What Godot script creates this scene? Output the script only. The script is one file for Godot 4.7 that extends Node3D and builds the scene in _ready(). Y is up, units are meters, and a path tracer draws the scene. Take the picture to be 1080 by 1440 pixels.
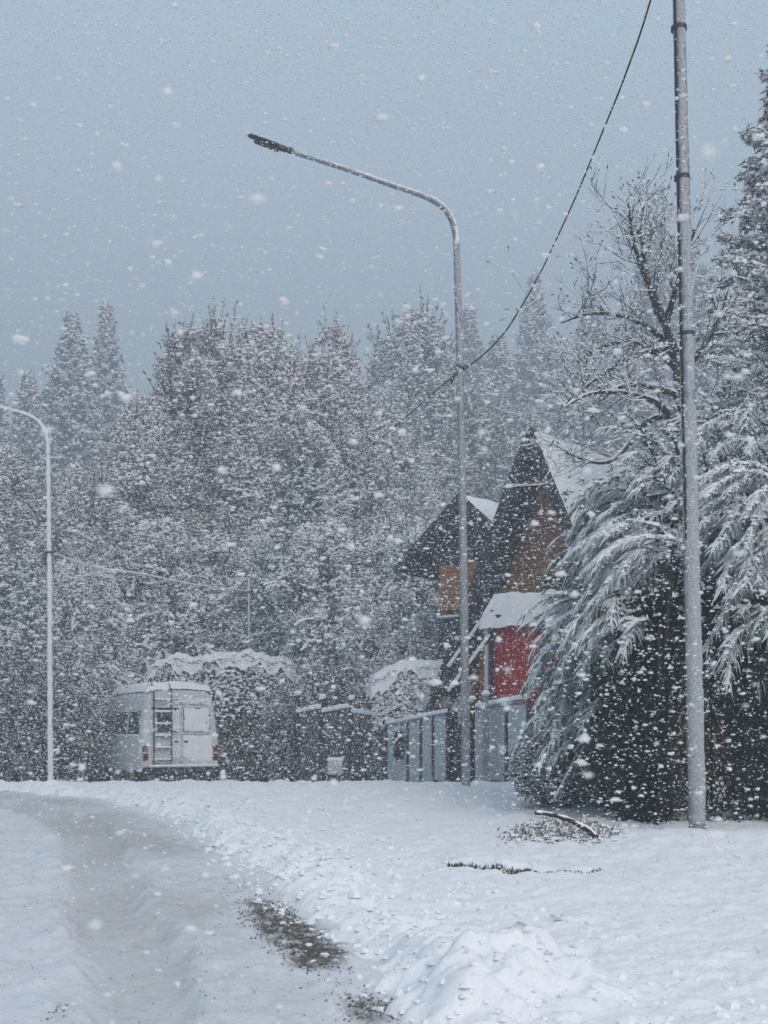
extends Node3D
# A snowfall in a village street: camera, sky and sun first, then the ground, then things, small details last.

const F := 1700.0          # focal length in photograph pixels (1080 x 1440)
const HORIZON := 1030.0
const EYE := 1.3
var rng := RandomNumberGenerator.new()
var noise := FastNoiseLite.new()
var fine := FastNoiseLite.new()
var names := {}
var M := {}

# ------------------------------------------------------------------ mesh collector
class Mb:
	var v := PackedVector3Array()
	var n := PackedVector3Array()
	var c := PackedColorArray()
	var flat := false            # foliage: no normals stored
	var col := Color(1, 1, 1)
	func tri(a: Vector3, b: Vector3, d: Vector3) -> void:   # counter-clockwise seen from outside
		v.append(a); v.append(d); v.append(b)
		c.append(col); c.append(col); c.append(col)
		if not flat:
			var m := (b - a).cross(d - a).normalized()
			n.append(m); n.append(m); n.append(m)
	func quad(a: Vector3, b: Vector3, d: Vector3, e: Vector3) -> void:
		tri(a, b, d); tri(a, d, e)
	func stri(a: Vector3, b: Vector3, d: Vector3, na: Vector3, nb: Vector3, nd: Vector3) -> void:
		v.append(a); v.append(d); v.append(b)
		c.append(col); c.append(col); c.append(col)
		n.append(na); n.append(nd); n.append(nb)
	func box(p: Vector3, s: Vector3, b := Basis(), ch := 0.0) -> void:
		var h := s / 2
		if ch <= 0.0:
			var q := []
			for i in 8:
				q.append(p + b * Vector3(h.x if i & 1 else -h.x, h.y if i & 2 else -h.y, h.z if i & 4 else -h.z))
			quad(q[4], q[5], q[7], q[6]); quad(q[1], q[0], q[2], q[3])
			quad(q[5], q[1], q[3], q[7]); quad(q[0], q[4], q[6], q[2])
			quad(q[6], q[7], q[3], q[2]); quad(q[0], q[1], q[5], q[4])
			return
		# chamfered box
		var k := h - Vector3(ch, ch, ch)
		for ax in 3:
			for sg in [-1.0, 1.0]:
				var u := (ax + 1) % 3
				var w := (ax + 2) % 3
				var f := []
				for t in [[-1, -1], [1, -1], [1, 1], [-1, 1]]:
					var r := Vector3.ZERO
					r[ax] = sg * h[ax]; r[u] = t[0] * k[u]; r[w] = t[1] * k[w]
					f.append(p + b * r)
				if sg > 0: quad(f[0], f[1], f[2], f[3])
				else: quad(f[3], f[2], f[1], f[0])
		for ax in 3:
			var u := (ax + 1) % 3
			var w := (ax + 2) % 3
			for su in [-1.0, 1.0]:
				for sw in [-1.0, 1.0]:
					var f := []
					for t in [[-1, 0], [1, 0], [1, 1], [-1, 1]]:
						var r := Vector3.ZERO
						r[ax] = t[0] * k[ax]
						r[u] = su * (h[u] if t[1] == 0 else k[u])
						r[w] = sw * (k[w] if t[1] == 0 else h[w])
						f.append(p + b * r)
					if su * sw > 0: quad(f[0], f[1], f[2], f[3])
					else: quad(f[3], f[2], f[1], f[0])
		for i in 8:
			var s3 := Vector3(1 if i & 1 else -1, 1 if i & 2 else -1, 1 if i & 4 else -1)
			var a := p + b * Vector3(s3.x * h.x, s3.y * k.y, s3.z * k.z)
			var d := p + b * Vector3(s3.x * k.x, s3.y * h.y, s3.z * k.z)
			var e := p + b * Vector3(s3.x * k.x, s3.y * k.y, s3.z * h.z)
			if s3.x * s3.y * s3.z > 0: tri(a, d, e)
			else: tri(a, e, d)
	func tube(pts: PackedVector3Array, rad, sides := 8, caps := true) -> void:
		var rings := []
		var nr := []
		var up := Vector3(0.31, 0.17, 0.93).normalized()
		var m := pts.size()
		for i in m:
			var t := (pts[mini(i + 1, m - 1)] - pts[maxi(i - 1, 0)]).normalized()
			var x := up.cross(t).normalized()
			var y := t.cross(x).normalized()
			up = y.cross(t) if false else up
			var r: float = rad if rad is float else rad[i]
			var ring := PackedVector3Array()
			var rn := PackedVector3Array()
			for k in sides:
				var a := TAU * k / sides
				var d := x * cos(a) + y * sin(a)
				ring.append(pts[i] + d * r); rn.append(d)
			rings.append(ring); nr.append(rn)
		for i in m - 1:
			for k in sides:
				var j := (k + 1) % sides
				if flat:
					quad(rings[i][k], rings[i][j], rings[i + 1][j], rings[i + 1][k])
				else:
					stri(rings[i][k], rings[i][j], rings[i + 1][j], nr[i][k], nr[i][j], nr[i + 1][j])
					stri(rings[i][k], rings[i + 1][j], rings[i + 1][k], nr[i][k], nr[i + 1][j], nr[i + 1][k])
		if caps:
			for k in sides:
				var j := (k + 1) % sides
				tri(pts[0], rings[0][j], rings[0][k])
				tri(pts[m - 1], rings[m - 1][k], rings[m - 1][j])
	func sheet(grid: Array, w: int, h: int, cols = null) -> void:
		# grid of w x h points, smooth normals; row-major
		var nn := PackedVector3Array()
		nn.resize(w * h)
		for j in h:
			for i in w:
				var a: Vector3 = grid[j * w + mini(i + 1, w - 1)] - grid[j * w + maxi(i - 1, 0)]
				var b: Vector3 = grid[mini(j + 1, h - 1) * w + i] - grid[maxi(j - 1, 0) * w + i]
				nn[j * w + i] = a.cross(b).normalized()
		for j in h - 1:
			for i in w - 1:
				var p := j * w + i
				for t in [[p, p + 1, p + w + 1], [p, p + w + 1, p + w]]:
					for k in [0, 2, 1]:
						v.append(grid[t[k]]); n.append(nn[t[k]]); c.append(cols[t[k]] if cols != null else col)
	func sheet_flat(g: Array, w: int, h: int) -> void:
		for j in h - 1:
			for i in w - 1:
				quad(g[j * w + i], g[j * w + i + 1], g[(j + 1) * w + i + 1], g[(j + 1) * w + i])
	func mesh() -> ArrayMesh:
		var a := []
		a.resize(Mesh.ARRAY_MAX)
		a[Mesh.ARRAY_VERTEX] = v
		if not flat: a[Mesh.ARRAY_NORMAL] = n
		a[Mesh.ARRAY_COLOR] = c
		var am := ArrayMesh.new()
		am.add_surface_from_arrays(Mesh.PRIMITIVE_TRIANGLES, a)
		return am

func leafy() -> Mb:
	var m := Mb.new()
	m.flat = true
	return m

# ------------------------------------------------------------------ scene helpers
func numbered(called: String) -> String:
	var k: int = names.get(called, 0)
	names[called] = k + 1
	return called if k == 0 else "%s_%03d" % [called, k]

func thing(called: String, label: String, category: String, at := Vector3.ZERO, turn := 0.0, group := "") -> Node3D:
	var o := Node3D.new()
	o.name = numbered(called)
	add_child(o)
	o.position = at
	o.rotation.y = turn
	meta(o, label, category, group)
	return o

func meta(o: Node, label: String, category: String, group := "", kind := "") -> void:
	o.set_meta("label", label)
	o.set_meta("category", category)
	if group: o.set_meta("group", group)
	if kind: o.set_meta("kind", kind)

func part(called: String, mb: Mb, mat: Material, parent: Node) -> MeshInstance3D:
	return part_mesh(called, mb.mesh(), mat, parent)

func part_mesh(called: String, m: Mesh, mat: Material, parent: Node) -> MeshInstance3D:
	var o := MeshInstance3D.new()
	o.name = numbered(called) if parent == self else called
	o.mesh = m
	o.material_override = mat
	parent.add_child(o, true)
	if parent != self and called.ends_with("snow"): o.set_meta("kind", "stuff")
	return o

func at(px: float, py: float, d: float) -> Vector3:
	return Vector3((px - 540.0) * d / F, EYE + (HORIZON - py) * d / F, -d)

func R(a: float, b: float) -> float:
	return rng.randf_range(a, b)

func rdir() -> Vector3:
	var z := R(-1, 1)
	var a := R(0, TAU)
	var s := sqrt(1 - z * z)
	return Vector3(s * cos(a), z, s * sin(a))

func noise_tex(freq: float, ramp: Gradient, size := 512, sd := 1, normal := false, bump := 4.0) -> NoiseTexture2D:
	var f := FastNoiseLite.new()
	f.seed = sd
	f.noise_type = FastNoiseLite.TYPE_SIMPLEX_SMOOTH
	f.frequency = freq
	f.fractal_octaves = 5
	var t := NoiseTexture2D.new()
	t.width = size; t.height = size
	t.seamless = true
	t.noise = f
	if ramp: t.color_ramp = ramp
	t.as_normal_map = normal
	t.bump_strength = bump
	return t

func grad(a: Color, b: Color) -> Gradient:
	var g := Gradient.new()
	g.colors = PackedColorArray([a, b])
	return g

func mat(col: Color, rough := 0.8, metal := 0.0) -> StandardMaterial3D:
	var m := StandardMaterial3D.new()
	m.albedo_color = col.linear_to_srgb()
	m.roughness = rough
	m.metallic = metal
	m.vertex_color_use_as_albedo = true
	m.cull_mode = BaseMaterial3D.CULL_DISABLED
	return m

func grained(col: Color, rough: float, scale: float, lo: float, metal := 0.0, sd := 5) -> StandardMaterial3D:
	var m := mat(col, rough, metal)
	m.albedo_texture = noise_tex(0.02, grad(Color(lo, lo, lo), Color(1, 1, 1)), 512, sd)
	m.uv1_triplanar = true
	m.uv1_world_triplanar = true
	m.uv1_scale = Vector3.ONE * scale
	return m

func make_materials() -> void:
	var s := mat(Color(0.83, 0.84, 0.86), 0.75)
	s.normal_enabled = true
	s.normal_texture = noise_tex(0.035, null, 512, 11, true, 6.0)
	s.normal_scale = 0.8
	s.uv1_triplanar = true
	s.uv1_world_triplanar = true
	s.uv1_scale = Vector3.ONE * 1.3
	M.ground = s
	M.snow = mat(Color(0.83, 0.84, 0.86), 0.8)
	M.flake = mat(Color(0.91, 0.915, 0.92), 0.9)
	M.flake.backlight_enabled = true
	M.flake.backlight = Color(1, 1, 1)
	M.leaf = mat(Color(1, 1, 1), 0.75)
	M.leaf.backlight_enabled = true
	M.leaf.backlight = Color(0.15, 0.15, 0.15)
	M.bark = grained(Color(0.07, 0.06, 0.055), 0.95, 2.5, 0.45)
	M.steel = grained(Color(0.36, 0.38, 0.4), 0.55, 1.2, 0.7, 0.4)
	M.dark_steel = grained(Color(0.07, 0.08, 0.09), 0.5, 1.5, 0.6, 0.3)
	M.rubber = mat(Color(0.018, 0.018, 0.02), 0.85)
	M.van = grained(Color(0.74, 0.74, 0.73), 0.4, 0.8, 0.86)
	M.glass = mat(Color(0.02, 0.025, 0.03), 0.08)
	M.orange = grained(Color(0.64, 0.26, 0.06), 0.65, 1.4, 0.5, 0.0, 9)
	M.dark_wood = grained(Color(0.035, 0.03, 0.03), 0.8, 1.6, 0.5, 0.0, 8)
	M.red = grained(Color(0.58, 0.012, 0.022), 0.6, 1.2, 0.6, 0.0, 7)
	M.grey_panel = grained(Color(0.6, 0.63, 0.66), 0.7, 0.9, 0.72, 0.0, 6)
	M.grey_wood = grained(Color(0.2, 0.2, 0.21), 0.85, 1.3, 0.5, 0.0, 12)
	M.rime = grained(Color(0.62, 0.64, 0.67), 0.85, 3.0, 0.6, 0.0, 13)
	M.stone = grained(Color(0.25, 0.24, 0.23), 0.9, 1.5, 0.6)
	M.vertex = mat(Color(1, 1, 1), 0.85)
	M.tail = mat(Color(0.12, 0.012, 0.012), 0.3)
	M.plastic = mat(Color(0.5, 0.52, 0.54), 0.5)

# ------------------------------------------------------------------ ground shape
var profile := [[-60.0, 0.0], [0.0, 0.0], [5.0, 0.02], [8.5, 0.11], [12.5, 0.25], [16.0, 0.37], [18.5, 0.44], [21.0, 0.39], [25.0, 0.2], [31.0, -0.1], [40.0, -0.25], [60.0, 0.5], [90.0, 5.0], [130.0, 14.0], [180.0, 24.0]]
var edge_pts := [[0.75, -4.0], [0.62, 1.0], [0.45, 3.6], [0.19, 5.4], [-0.16, 6.7], [-0.88, 9.3], [-2.14, 13.5], [-3.64, 16.3], [-5.9, 18.3], [-9.5, 20.0], [-16.0, 21.6], [-30.0, 23.0]]
var edge := PackedVector2Array()      # smooth right-hand edge of the road, (x, depth)

func base_h(d: float) -> float:
	for i in profile.size() - 1:
		if d <= profile[i + 1][0]:
			var x0: float = profile[i][0]
			var x1: float = profile[i + 1][0]
			var y0: float = profile[i][1]
			var y1: float = profile[i + 1][1]
			var pm: Array = profile[maxi(i - 1, 0)]
			var pn: Array = profile[mini(i + 2, profile.size() - 1)]
			var m0: float = (y1 - pm[1]) / (x1 - pm[0])
			var m1: float = (pn[1] - y0) / (pn[0] - x0)
			var h := x1 - x0
			var t := (d - x0) / h
			var t2 := t * t
			var t3 := t2 * t
			return (2 * t3 - 3 * t2 + 1) * y0 + (t3 - 2 * t2 + t) * h * m0 + (-2 * t3 + 3 * t2) * y1 + (t3 - t2) * h * m1
	return profile[-1][1]

func make_edge() -> void:
	for i in range(1, edge_pts.size() - 2):
		for k in 10:
			var t := k / 10.0
			var a := Vector2(edge_pts[i - 1][0], edge_pts[i - 1][1])
			var b := Vector2(edge_pts[i][0], edge_pts[i][1])
			var c := Vector2(edge_pts[i + 1][0], edge_pts[i + 1][1])
			var e := Vector2(edge_pts[i + 2][0], edge_pts[i + 2][1])
			edge.append(b.cubic_interpolate(c, a, e, t))

# distance from the right-hand road edge, positive on the road side (left)
func road_s(x: float, d: float) -> float:
	var p := Vector2(x, d)
	var best := 1e9
	var side := 1.0
	var i := 0
	var n := edge.size() - 1
	while i < n:
		var a := edge[i]
		var b := edge[i + 1]
		var ab := b - a
		var t := clampf((p - a).dot(ab) / ab.length_squared(), 0.0, 1.0)
		var q := a + ab * t
		var dd := p.distance_squared_to(q)
		if dd < best:
			best = dd
			side = 1.0 if ab.cross(p - a) > 0 else -1.0
		i += 1
	return sqrt(best) * side

func rut(s: float) -> float:
	# wheel tracks pressed into the packed snow
	var h := 0.0
	for q in [[1.2, 0.27, 0.085], [2.75, 0.27, 0.085], [3.9, 0.3, 0.03], [5.1, 0.25, 0.03]]:
		h -= q[2] * exp(-pow((s - q[0]) / q[1], 6.0))
		h += 0.018 * exp(-pow((absf(s - q[0]) - q[1] * 1.25) / 0.07, 2.0))
	return h

func wander(x: float, d: float, s: float) -> float:
	return s + 0.16 * noise.get_noise_2d(x * 9, d * 5) + 0.07 * fine.get_noise_2d(x * 22, d * 14)

func road_h(x: float, d: float, s: float) -> float:
	s = wander(x, d, s)
	var h := base_h(d) - 0.03 + rut(s)
	var ridge := 1.0 - clampf(-rut(s) * 20.0, 0, 1)
	h += ridge * (maxf(0.0, fine.get_noise_2d(x * 34, d * 26)) * 0.05 + noise.get_noise_2d(x * 16, d * 9) * 0.02)
	h += noise.get_noise_2d(x * 9, d * 6) * 0.015 + fine.get_noise_2d(x * 60, d * 40) * 0.011 + fine.get_noise_2d(x * 22, d * 12) * 0.012
	return h

func ground_h(x: float, d: float, s: float) -> float:
	var h := base_h(d)
	h += noise.get_noise_2d(x * 4, d * 4) * 0.05 + noise.get_noise_2d(x * 14 + 50, d * 14) * 0.028
	h += noise.get_noise_2d(x * 26 + 11, d * 18) * 0.085 * smoothstep(13.0, 17.0, d)
	var lump := fine.get_noise_2d(x * 28, d * 28)
	h += lump * 0.03 + fine.get_noise_2d(x * 70, d * 70) * 0.014 + maxf(0.0, fine.get_noise_2d(x * 45 + 300, d * 45) - 0.25) * 0.06
	# snow pushed up beside the road, its edge ragged
	s += 0.2 * noise.get_noise_2d(x * 22, d * 22) + 0.14 * fine.get_noise_2d(x * 24 + 70, d * 24)
	if s < 0.0 or s > 5.4:
		var q := -s if s < 0.0 else s - 5.4
		h += 0.10 * exp(-pow((q - 0.38) / 0.3, 2.0)) * (0.75 + 0.9 * fine.get_noise_2d(x * 30 + 5, d * 30) + 1.6 * noise.get_noise_2d(x * 10 + 9, d * 10)) + 0.015
		h -= 0.05 * exp(-q / 0.12)
	else:
		var into := minf(s, 5.4 - s)
		h -= 0.05 + minf(into, 0.3) * 0.4
	# a thrown-up heap by the road, a hollow, the bank before the hedge, a shallow ditch
	var rough := 1.0 + 0.9 * fine.get_noise_2d(x * 26, d * 26) + 0.5 * fine.get_noise_2d(x * 60, d * 60)
	for q in [[0.78, 6.35, 0.17, 0.16, 0.15], [0.62, 6.05, 0.25, 0.25, 0.12], [0.95, 5.85, 0.22, 0.3, 0.09], [0.42, 5.6, 0.2, 0.3, 0.10], [0.35, 6.5, 0.2, 0.3, 0.05]]:
		h += q[4] * exp(-(pow((x - q[0]) / q[2], 2.0) + pow((d - q[1]) / q[3], 2.0))) * rough
	h -= 0.07 * exp(-(pow((x - 1.1) / 0.09, 2.0) + pow((d - 6.85) / 0.09, 2.0)))
	h += 0.16 * exp(-(pow((x - 1.75) / 0.5, 2.0) + pow((d - 12.1) / 0.5, 2.0))) * rough
	h += 0.12 * exp(-pow((d - 11.6) / 0.7, 2.0)) * smoothstep(1.9, 2.7, x)
	var ledge := d - 9.85 - 0.1 * sin(x * 4.0) - 0.05 * sin(x * 11.0)
	h += 0.075 * smoothstep(-0.03, 0.05, ledge) * (1.0 - smoothstep(0.3, 2.2, ledge)) * smoothstep(0.4, 0.65, x) * (1.0 - 0.75 * smoothstep(1.1, 1.25, x)) * (1.0 - smoothstep(1.7, 2.1, x))
	return h

func gy(x: float, z: float) -> float:
	return ground_h(x, -z, road_s(x, -z))

func on_ground(px: float, d: float) -> Vector3:
	var x := (px - 540.0) * d / F
	return Vector3(x, gy(x, -d), -d)

func build_ground() -> void:
	# fine sheet where the photograph shows lumps of snow
	var x0 := -7.0; var x1 := 8.0; var d0 := 3.0; var d1 := 24.0
	var st := 0.045
	var w := int((x1 - x0) / st) + 1
	var rows := []
	var dq := d0
	while dq < d1:
		rows.append(dq)
		dq += clampf(0.0055 * dq, 0.03, 0.1)
	var h := rows.size()
	var pts := []
	pts.resize(w * h)
	for j in h:
		for i in w:
			var x := x0 + i * st
			var d: float = rows[j]
			pts[j * w + i] = Vector3(x, ground_h(x, d, road_s(x, d)), -d)
	var mb := Mb.new()
	mb.sheet(pts, w, h)
	var o := part("snow_ground", mb, M.ground, self)
	o.set_meta("kind", "structure")
	o.set_meta("label", "lumpy fresh snow covering the verge beside the road")
	# the rest of the ground, out to the woods
	mb = Mb.new()
	pts = []
	var xs := []
	var ds := []
	var q := -100.0
	while q <= 100.0:
		xs.append(q); q += 1.0 if absf(q) < 30 else 5.0
	q = -25.0
	while q <= 175.0:
		ds.append(q); q += 1.0 if q < 40 else 5.0
	for d in ds:
		for x in xs:
			var lower := 0.25 if x > x0 - 0.5 and x < x1 + 0.5 and d > d0 - 0.5 and d < d1 + 0.5 else 0.02
			pts.append(Vector3(x, (ground_h(x, d, road_s(x, d)) if absf(x) < 40 and d < 60 else base_h(d)) - lower, -d))
	mb.sheet(pts, xs.size(), ds.size())
	o = part("ground", mb, M.ground, self)
	o.set_meta("kind", "structure")
	o.set_meta("label", "snow covered ground reaching back under the trees")
	build_road()

func build_road() -> void:
	# packed snow with wheel tracks; grit and bare gravel show in irregular stains
	var w := 116
	var rows := PackedVector2Array()
	var total := 0.0
	for i in edge.size() - 1:
		var seg := edge[i].distance_to(edge[i + 1])
		var n := maxi(1, int(seg / 0.05)) if edge[i].y < 20 else maxi(1, int(seg / 0.3))
		for k in n:
			rows.append(edge[i].lerp(edge[i + 1], float(k) / n))
		total += seg
	var pts := []
	var cols := []
	for j in rows.size():
		var a := rows[maxi(j - 3, 0)]
		var b := rows[mini(j + 3, rows.size() - 1)]
		var t := (b - a).normalized()
		var nrm := Vector2(-t.y, t.x)
		for i in w:
			var s := -0.12 + 5.64 * i / (w - 1)
			var p := rows[j] + nrm * s
			pts.append(Vector3(p.x, road_h(p.x, p.y, s), -p.y))
			var track := 0.0
			var sw := wander(p.x, p.y, s)
			for k in [[1.2, 0.28], [2.75, 0.28], [3.9, 0.3], [5.1, 0.25]]:
				track = maxf(track, exp(-pow((sw - k[0]) / k[1], 4.0)))
			var g := fine.get_noise_2d(p.x * 85, p.y * 85)
			var m := noise.get_noise_2d(p.x * 8 + 31, p.y * 5)
			# grit ground into the tracks and strewn over the right half
			var dirt := 0.3 * track + clampf(m * 0.4 + 0.02, 0, 0.25) + 0.3 * (1.0 - smoothstep(0.6, 1.3, s)) * (0.8 + m) + maxf(0.0, g - 0.05) * 0.4
			dirt *= smoothstep(-0.05, 0.7, s + m * 0.5 + g * 0.3)
			var colr := Color(0.80, 0.81, 0.83).lerp(Color(0.36, 0.325, 0.28), clampf(dirt, 0, 0.55))
			# bare patches of gravel by the right edge
			for k in bare:
				var along_d: float = p.y - k[1]
				var across: float = p.x - (k[0] - along_d * k[5])
				var e := pow(across / k[2], 2.0) + pow(along_d / k[3], 2.0) + m * 1.2 + g * 1.3 + 0.8 * fine.get_noise_2d(p.x * 30, p.y * 14)
				if e < 1.0:
					colr = colr.lerp(Color(0.085, 0.075, 0.06), clampf((1.0 - e) * 2.2, 0, 1) * k[4] * clampf(0.75 + g * 1.5, 0.15, 1.0))
			cols.append(colr)
	var mb := Mb.new()
	mb.sheet(pts, w, rows.size(), cols)
	var o := part("road", mb, M.ground, self)
	o.set_meta("kind", "structure")
	o.set_meta("label", "packed snow road with wheel tracks and gritty patches")

# x, depth, half width, half length, strength, lean
var bare := [[-0.66, 7.85, 0.19, 1.05, 1.0, 0.27], [-0.42, 6.9, 0.17, 0.45, 0.9, 0.2], [-0.06, 5.65, 0.13, 0.32, 0.75, 0.15], [-1.5, 5.6, 0.04, 0.2, 0.25, 0.1]]

# ------------------------------------------------------------------ vegetation
func pad(mb: Mb, p: Vector3, r: float, h: float, k := 3) -> void:
	# a small cushion of snow: an uneven pyramid with a sloping foot
	var a := R(0, TAU)
	var top := p + Vector3(R(-0.3, 0.3) * r, h, R(-0.3, 0.3) * r)
	var ring := []
	for i in k:
		var b := a + TAU * i / k
		var q := r * R(0.7, 1.2)
		ring.append(p + Vector3(cos(b) * q, R(-0.35, 0.1) * h, sin(b) * q))
	for i in k:
		mb.tri(ring[i], top, ring[(i + 1) % k])

func clod(mb: Mb, p: Vector3, r: float) -> void:
	# a rounded crumb of snow
	var a := R(0, TAU)
	var h := r * R(0.7, 1.1)
	var rows := [[], []]
	for i in 6:
		var b := a + TAU * i / 6
		var q := r * R(0.8, 1.15)
		rows[0].append(p + Vector3(cos(b) * q, 0, sin(b) * q))
		rows[1].append(p + Vector3(cos(b) * q * R(0.6, 0.8), h * R(0.65, 0.9), sin(b) * q * R(0.6, 0.8)))
	var top := p + Vector3(0, h, 0)
	for i in 6:
		var j := (i + 1) % 6
		mb.quad(rows[0][j], rows[0][i], rows[1][i], rows[1][j])
		mb.tri(rows[1][j], rows[1][i], top)

func leaf(mb: Mb, p: Vector3, dir: Vector3, l: float, w: float) -> void:
	var s := dir.cross(rdir()).normalized() * w * 0.5
	var m := p + dir * l * 0.45
	mb.tri(p, m + s, p + dir * l)
	mb.tri(p, p + dir * l, m - s)

func bough(mb: Mb, p0: Vector3, dir: Vector3, l: float, r0: float, droop: float, steps := 5, sides := 4) -> PackedVector3Array:
	var pts := PackedVector3Array([p0])
	var rad := [r0]
	var d := dir
	var p := p0
	for i in steps:
		p += d * l / steps
		d = (d + Vector3(R(-0.12, 0.12), -droop / steps + R(-0.06, 0.06), R(-0.12, 0.12))).normalized()
		pts.append(p)
		rad.append(r0 * (1.0 - 0.85 * (i + 1) / steps))
	mb.tube(pts, rad, sides, false)
	return pts

func along(pts: PackedVector3Array, t: float) -> Vector3:
	var f := t * (pts.size() - 1)
	var i := mini(int(f), pts.size() - 2)
	return pts[i].lerp(pts[i + 1], f - i)

# a conifer of unit kind: returns its parts' meshes
func conifer_meshes(h: float, rad: float, nb: int, sprays: int, snow: float, size: float, green: Color, droop: float, bare_low := 0.06) -> Dictionary:
	var tr := leafy()
	var cr := leafy()
	var sn := leafy()
	tr.flat = false
	tr.tube(PackedVector3Array([Vector3(0, -0.4, 0), Vector3(0, h * 0.35, 0), Vector3(R(-.01, .01) * h, h * 0.7, 0), Vector3(0, h * 0.99, 0)]), [h * 0.017, h * 0.012, h * 0.007, 0.01], 7)
	sn.col = Color(1, 1, 1)
	for b in nb:
		var t := pow(float(b) / nb, 0.85)
		var y := h * lerpf(bare_low, 0.985, t)
		var az := b * 2.39996 + R(-0.4, 0.4)
		var l := rad * pow(1.0 - t, 0.9) * R(0.5, 1.15) + 0.008 * h
		var up := lerpf(0.05, 0.75, t * t)
		var d := Vector3(cos(az), up, sin(az)).normalized()
		var pts := bough(tr, Vector3(0, y, 0), d, l, 0.006 * h * (1.1 - t), droop * (1.1 - t), 4, 3)
		var n := int(sprays * clampf(l / rad + 0.25, 0.3, 1.1))
		for k in n:
			var q := along(pts, lerpf(0.18, 1.0, (k + rng.randf()) / n))
			var g := green * R(0.55, 1.35)
			g.a = 1
			cr.col = g
			var sd := (d * 0.7 + rdir() * 0.8 + Vector3(0, -0.45, 0)).normalized()
			leaf(cr, q + rdir() * size * 0.3, sd, size * R(0.8, 1.7), size * R(0.3, 0.55))
			if rng.randf() < snow:
				pad(sn, q + rdir() * size * 0.45 + Vector3(0, size * 0.12, 0), size * R(0.45, 1.05), size * R(0.3, 0.7))
			if rng.randf() < snow - 0.5:
				pad(sn, q + rdir() * size * 0.6, size * R(0.35, 0.8), size * R(0.3, 0.6))
			if rng.randf() < snow * 0.8:
				sn.tri(q + rdir() * size * 0.2, q + sd * size * R(0.5, 1.1), q + rdir() * size * 0.45)
	return {"trunk": tr.mesh(), "crown": cr.mesh(), "snow": sn.mesh()}

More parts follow.
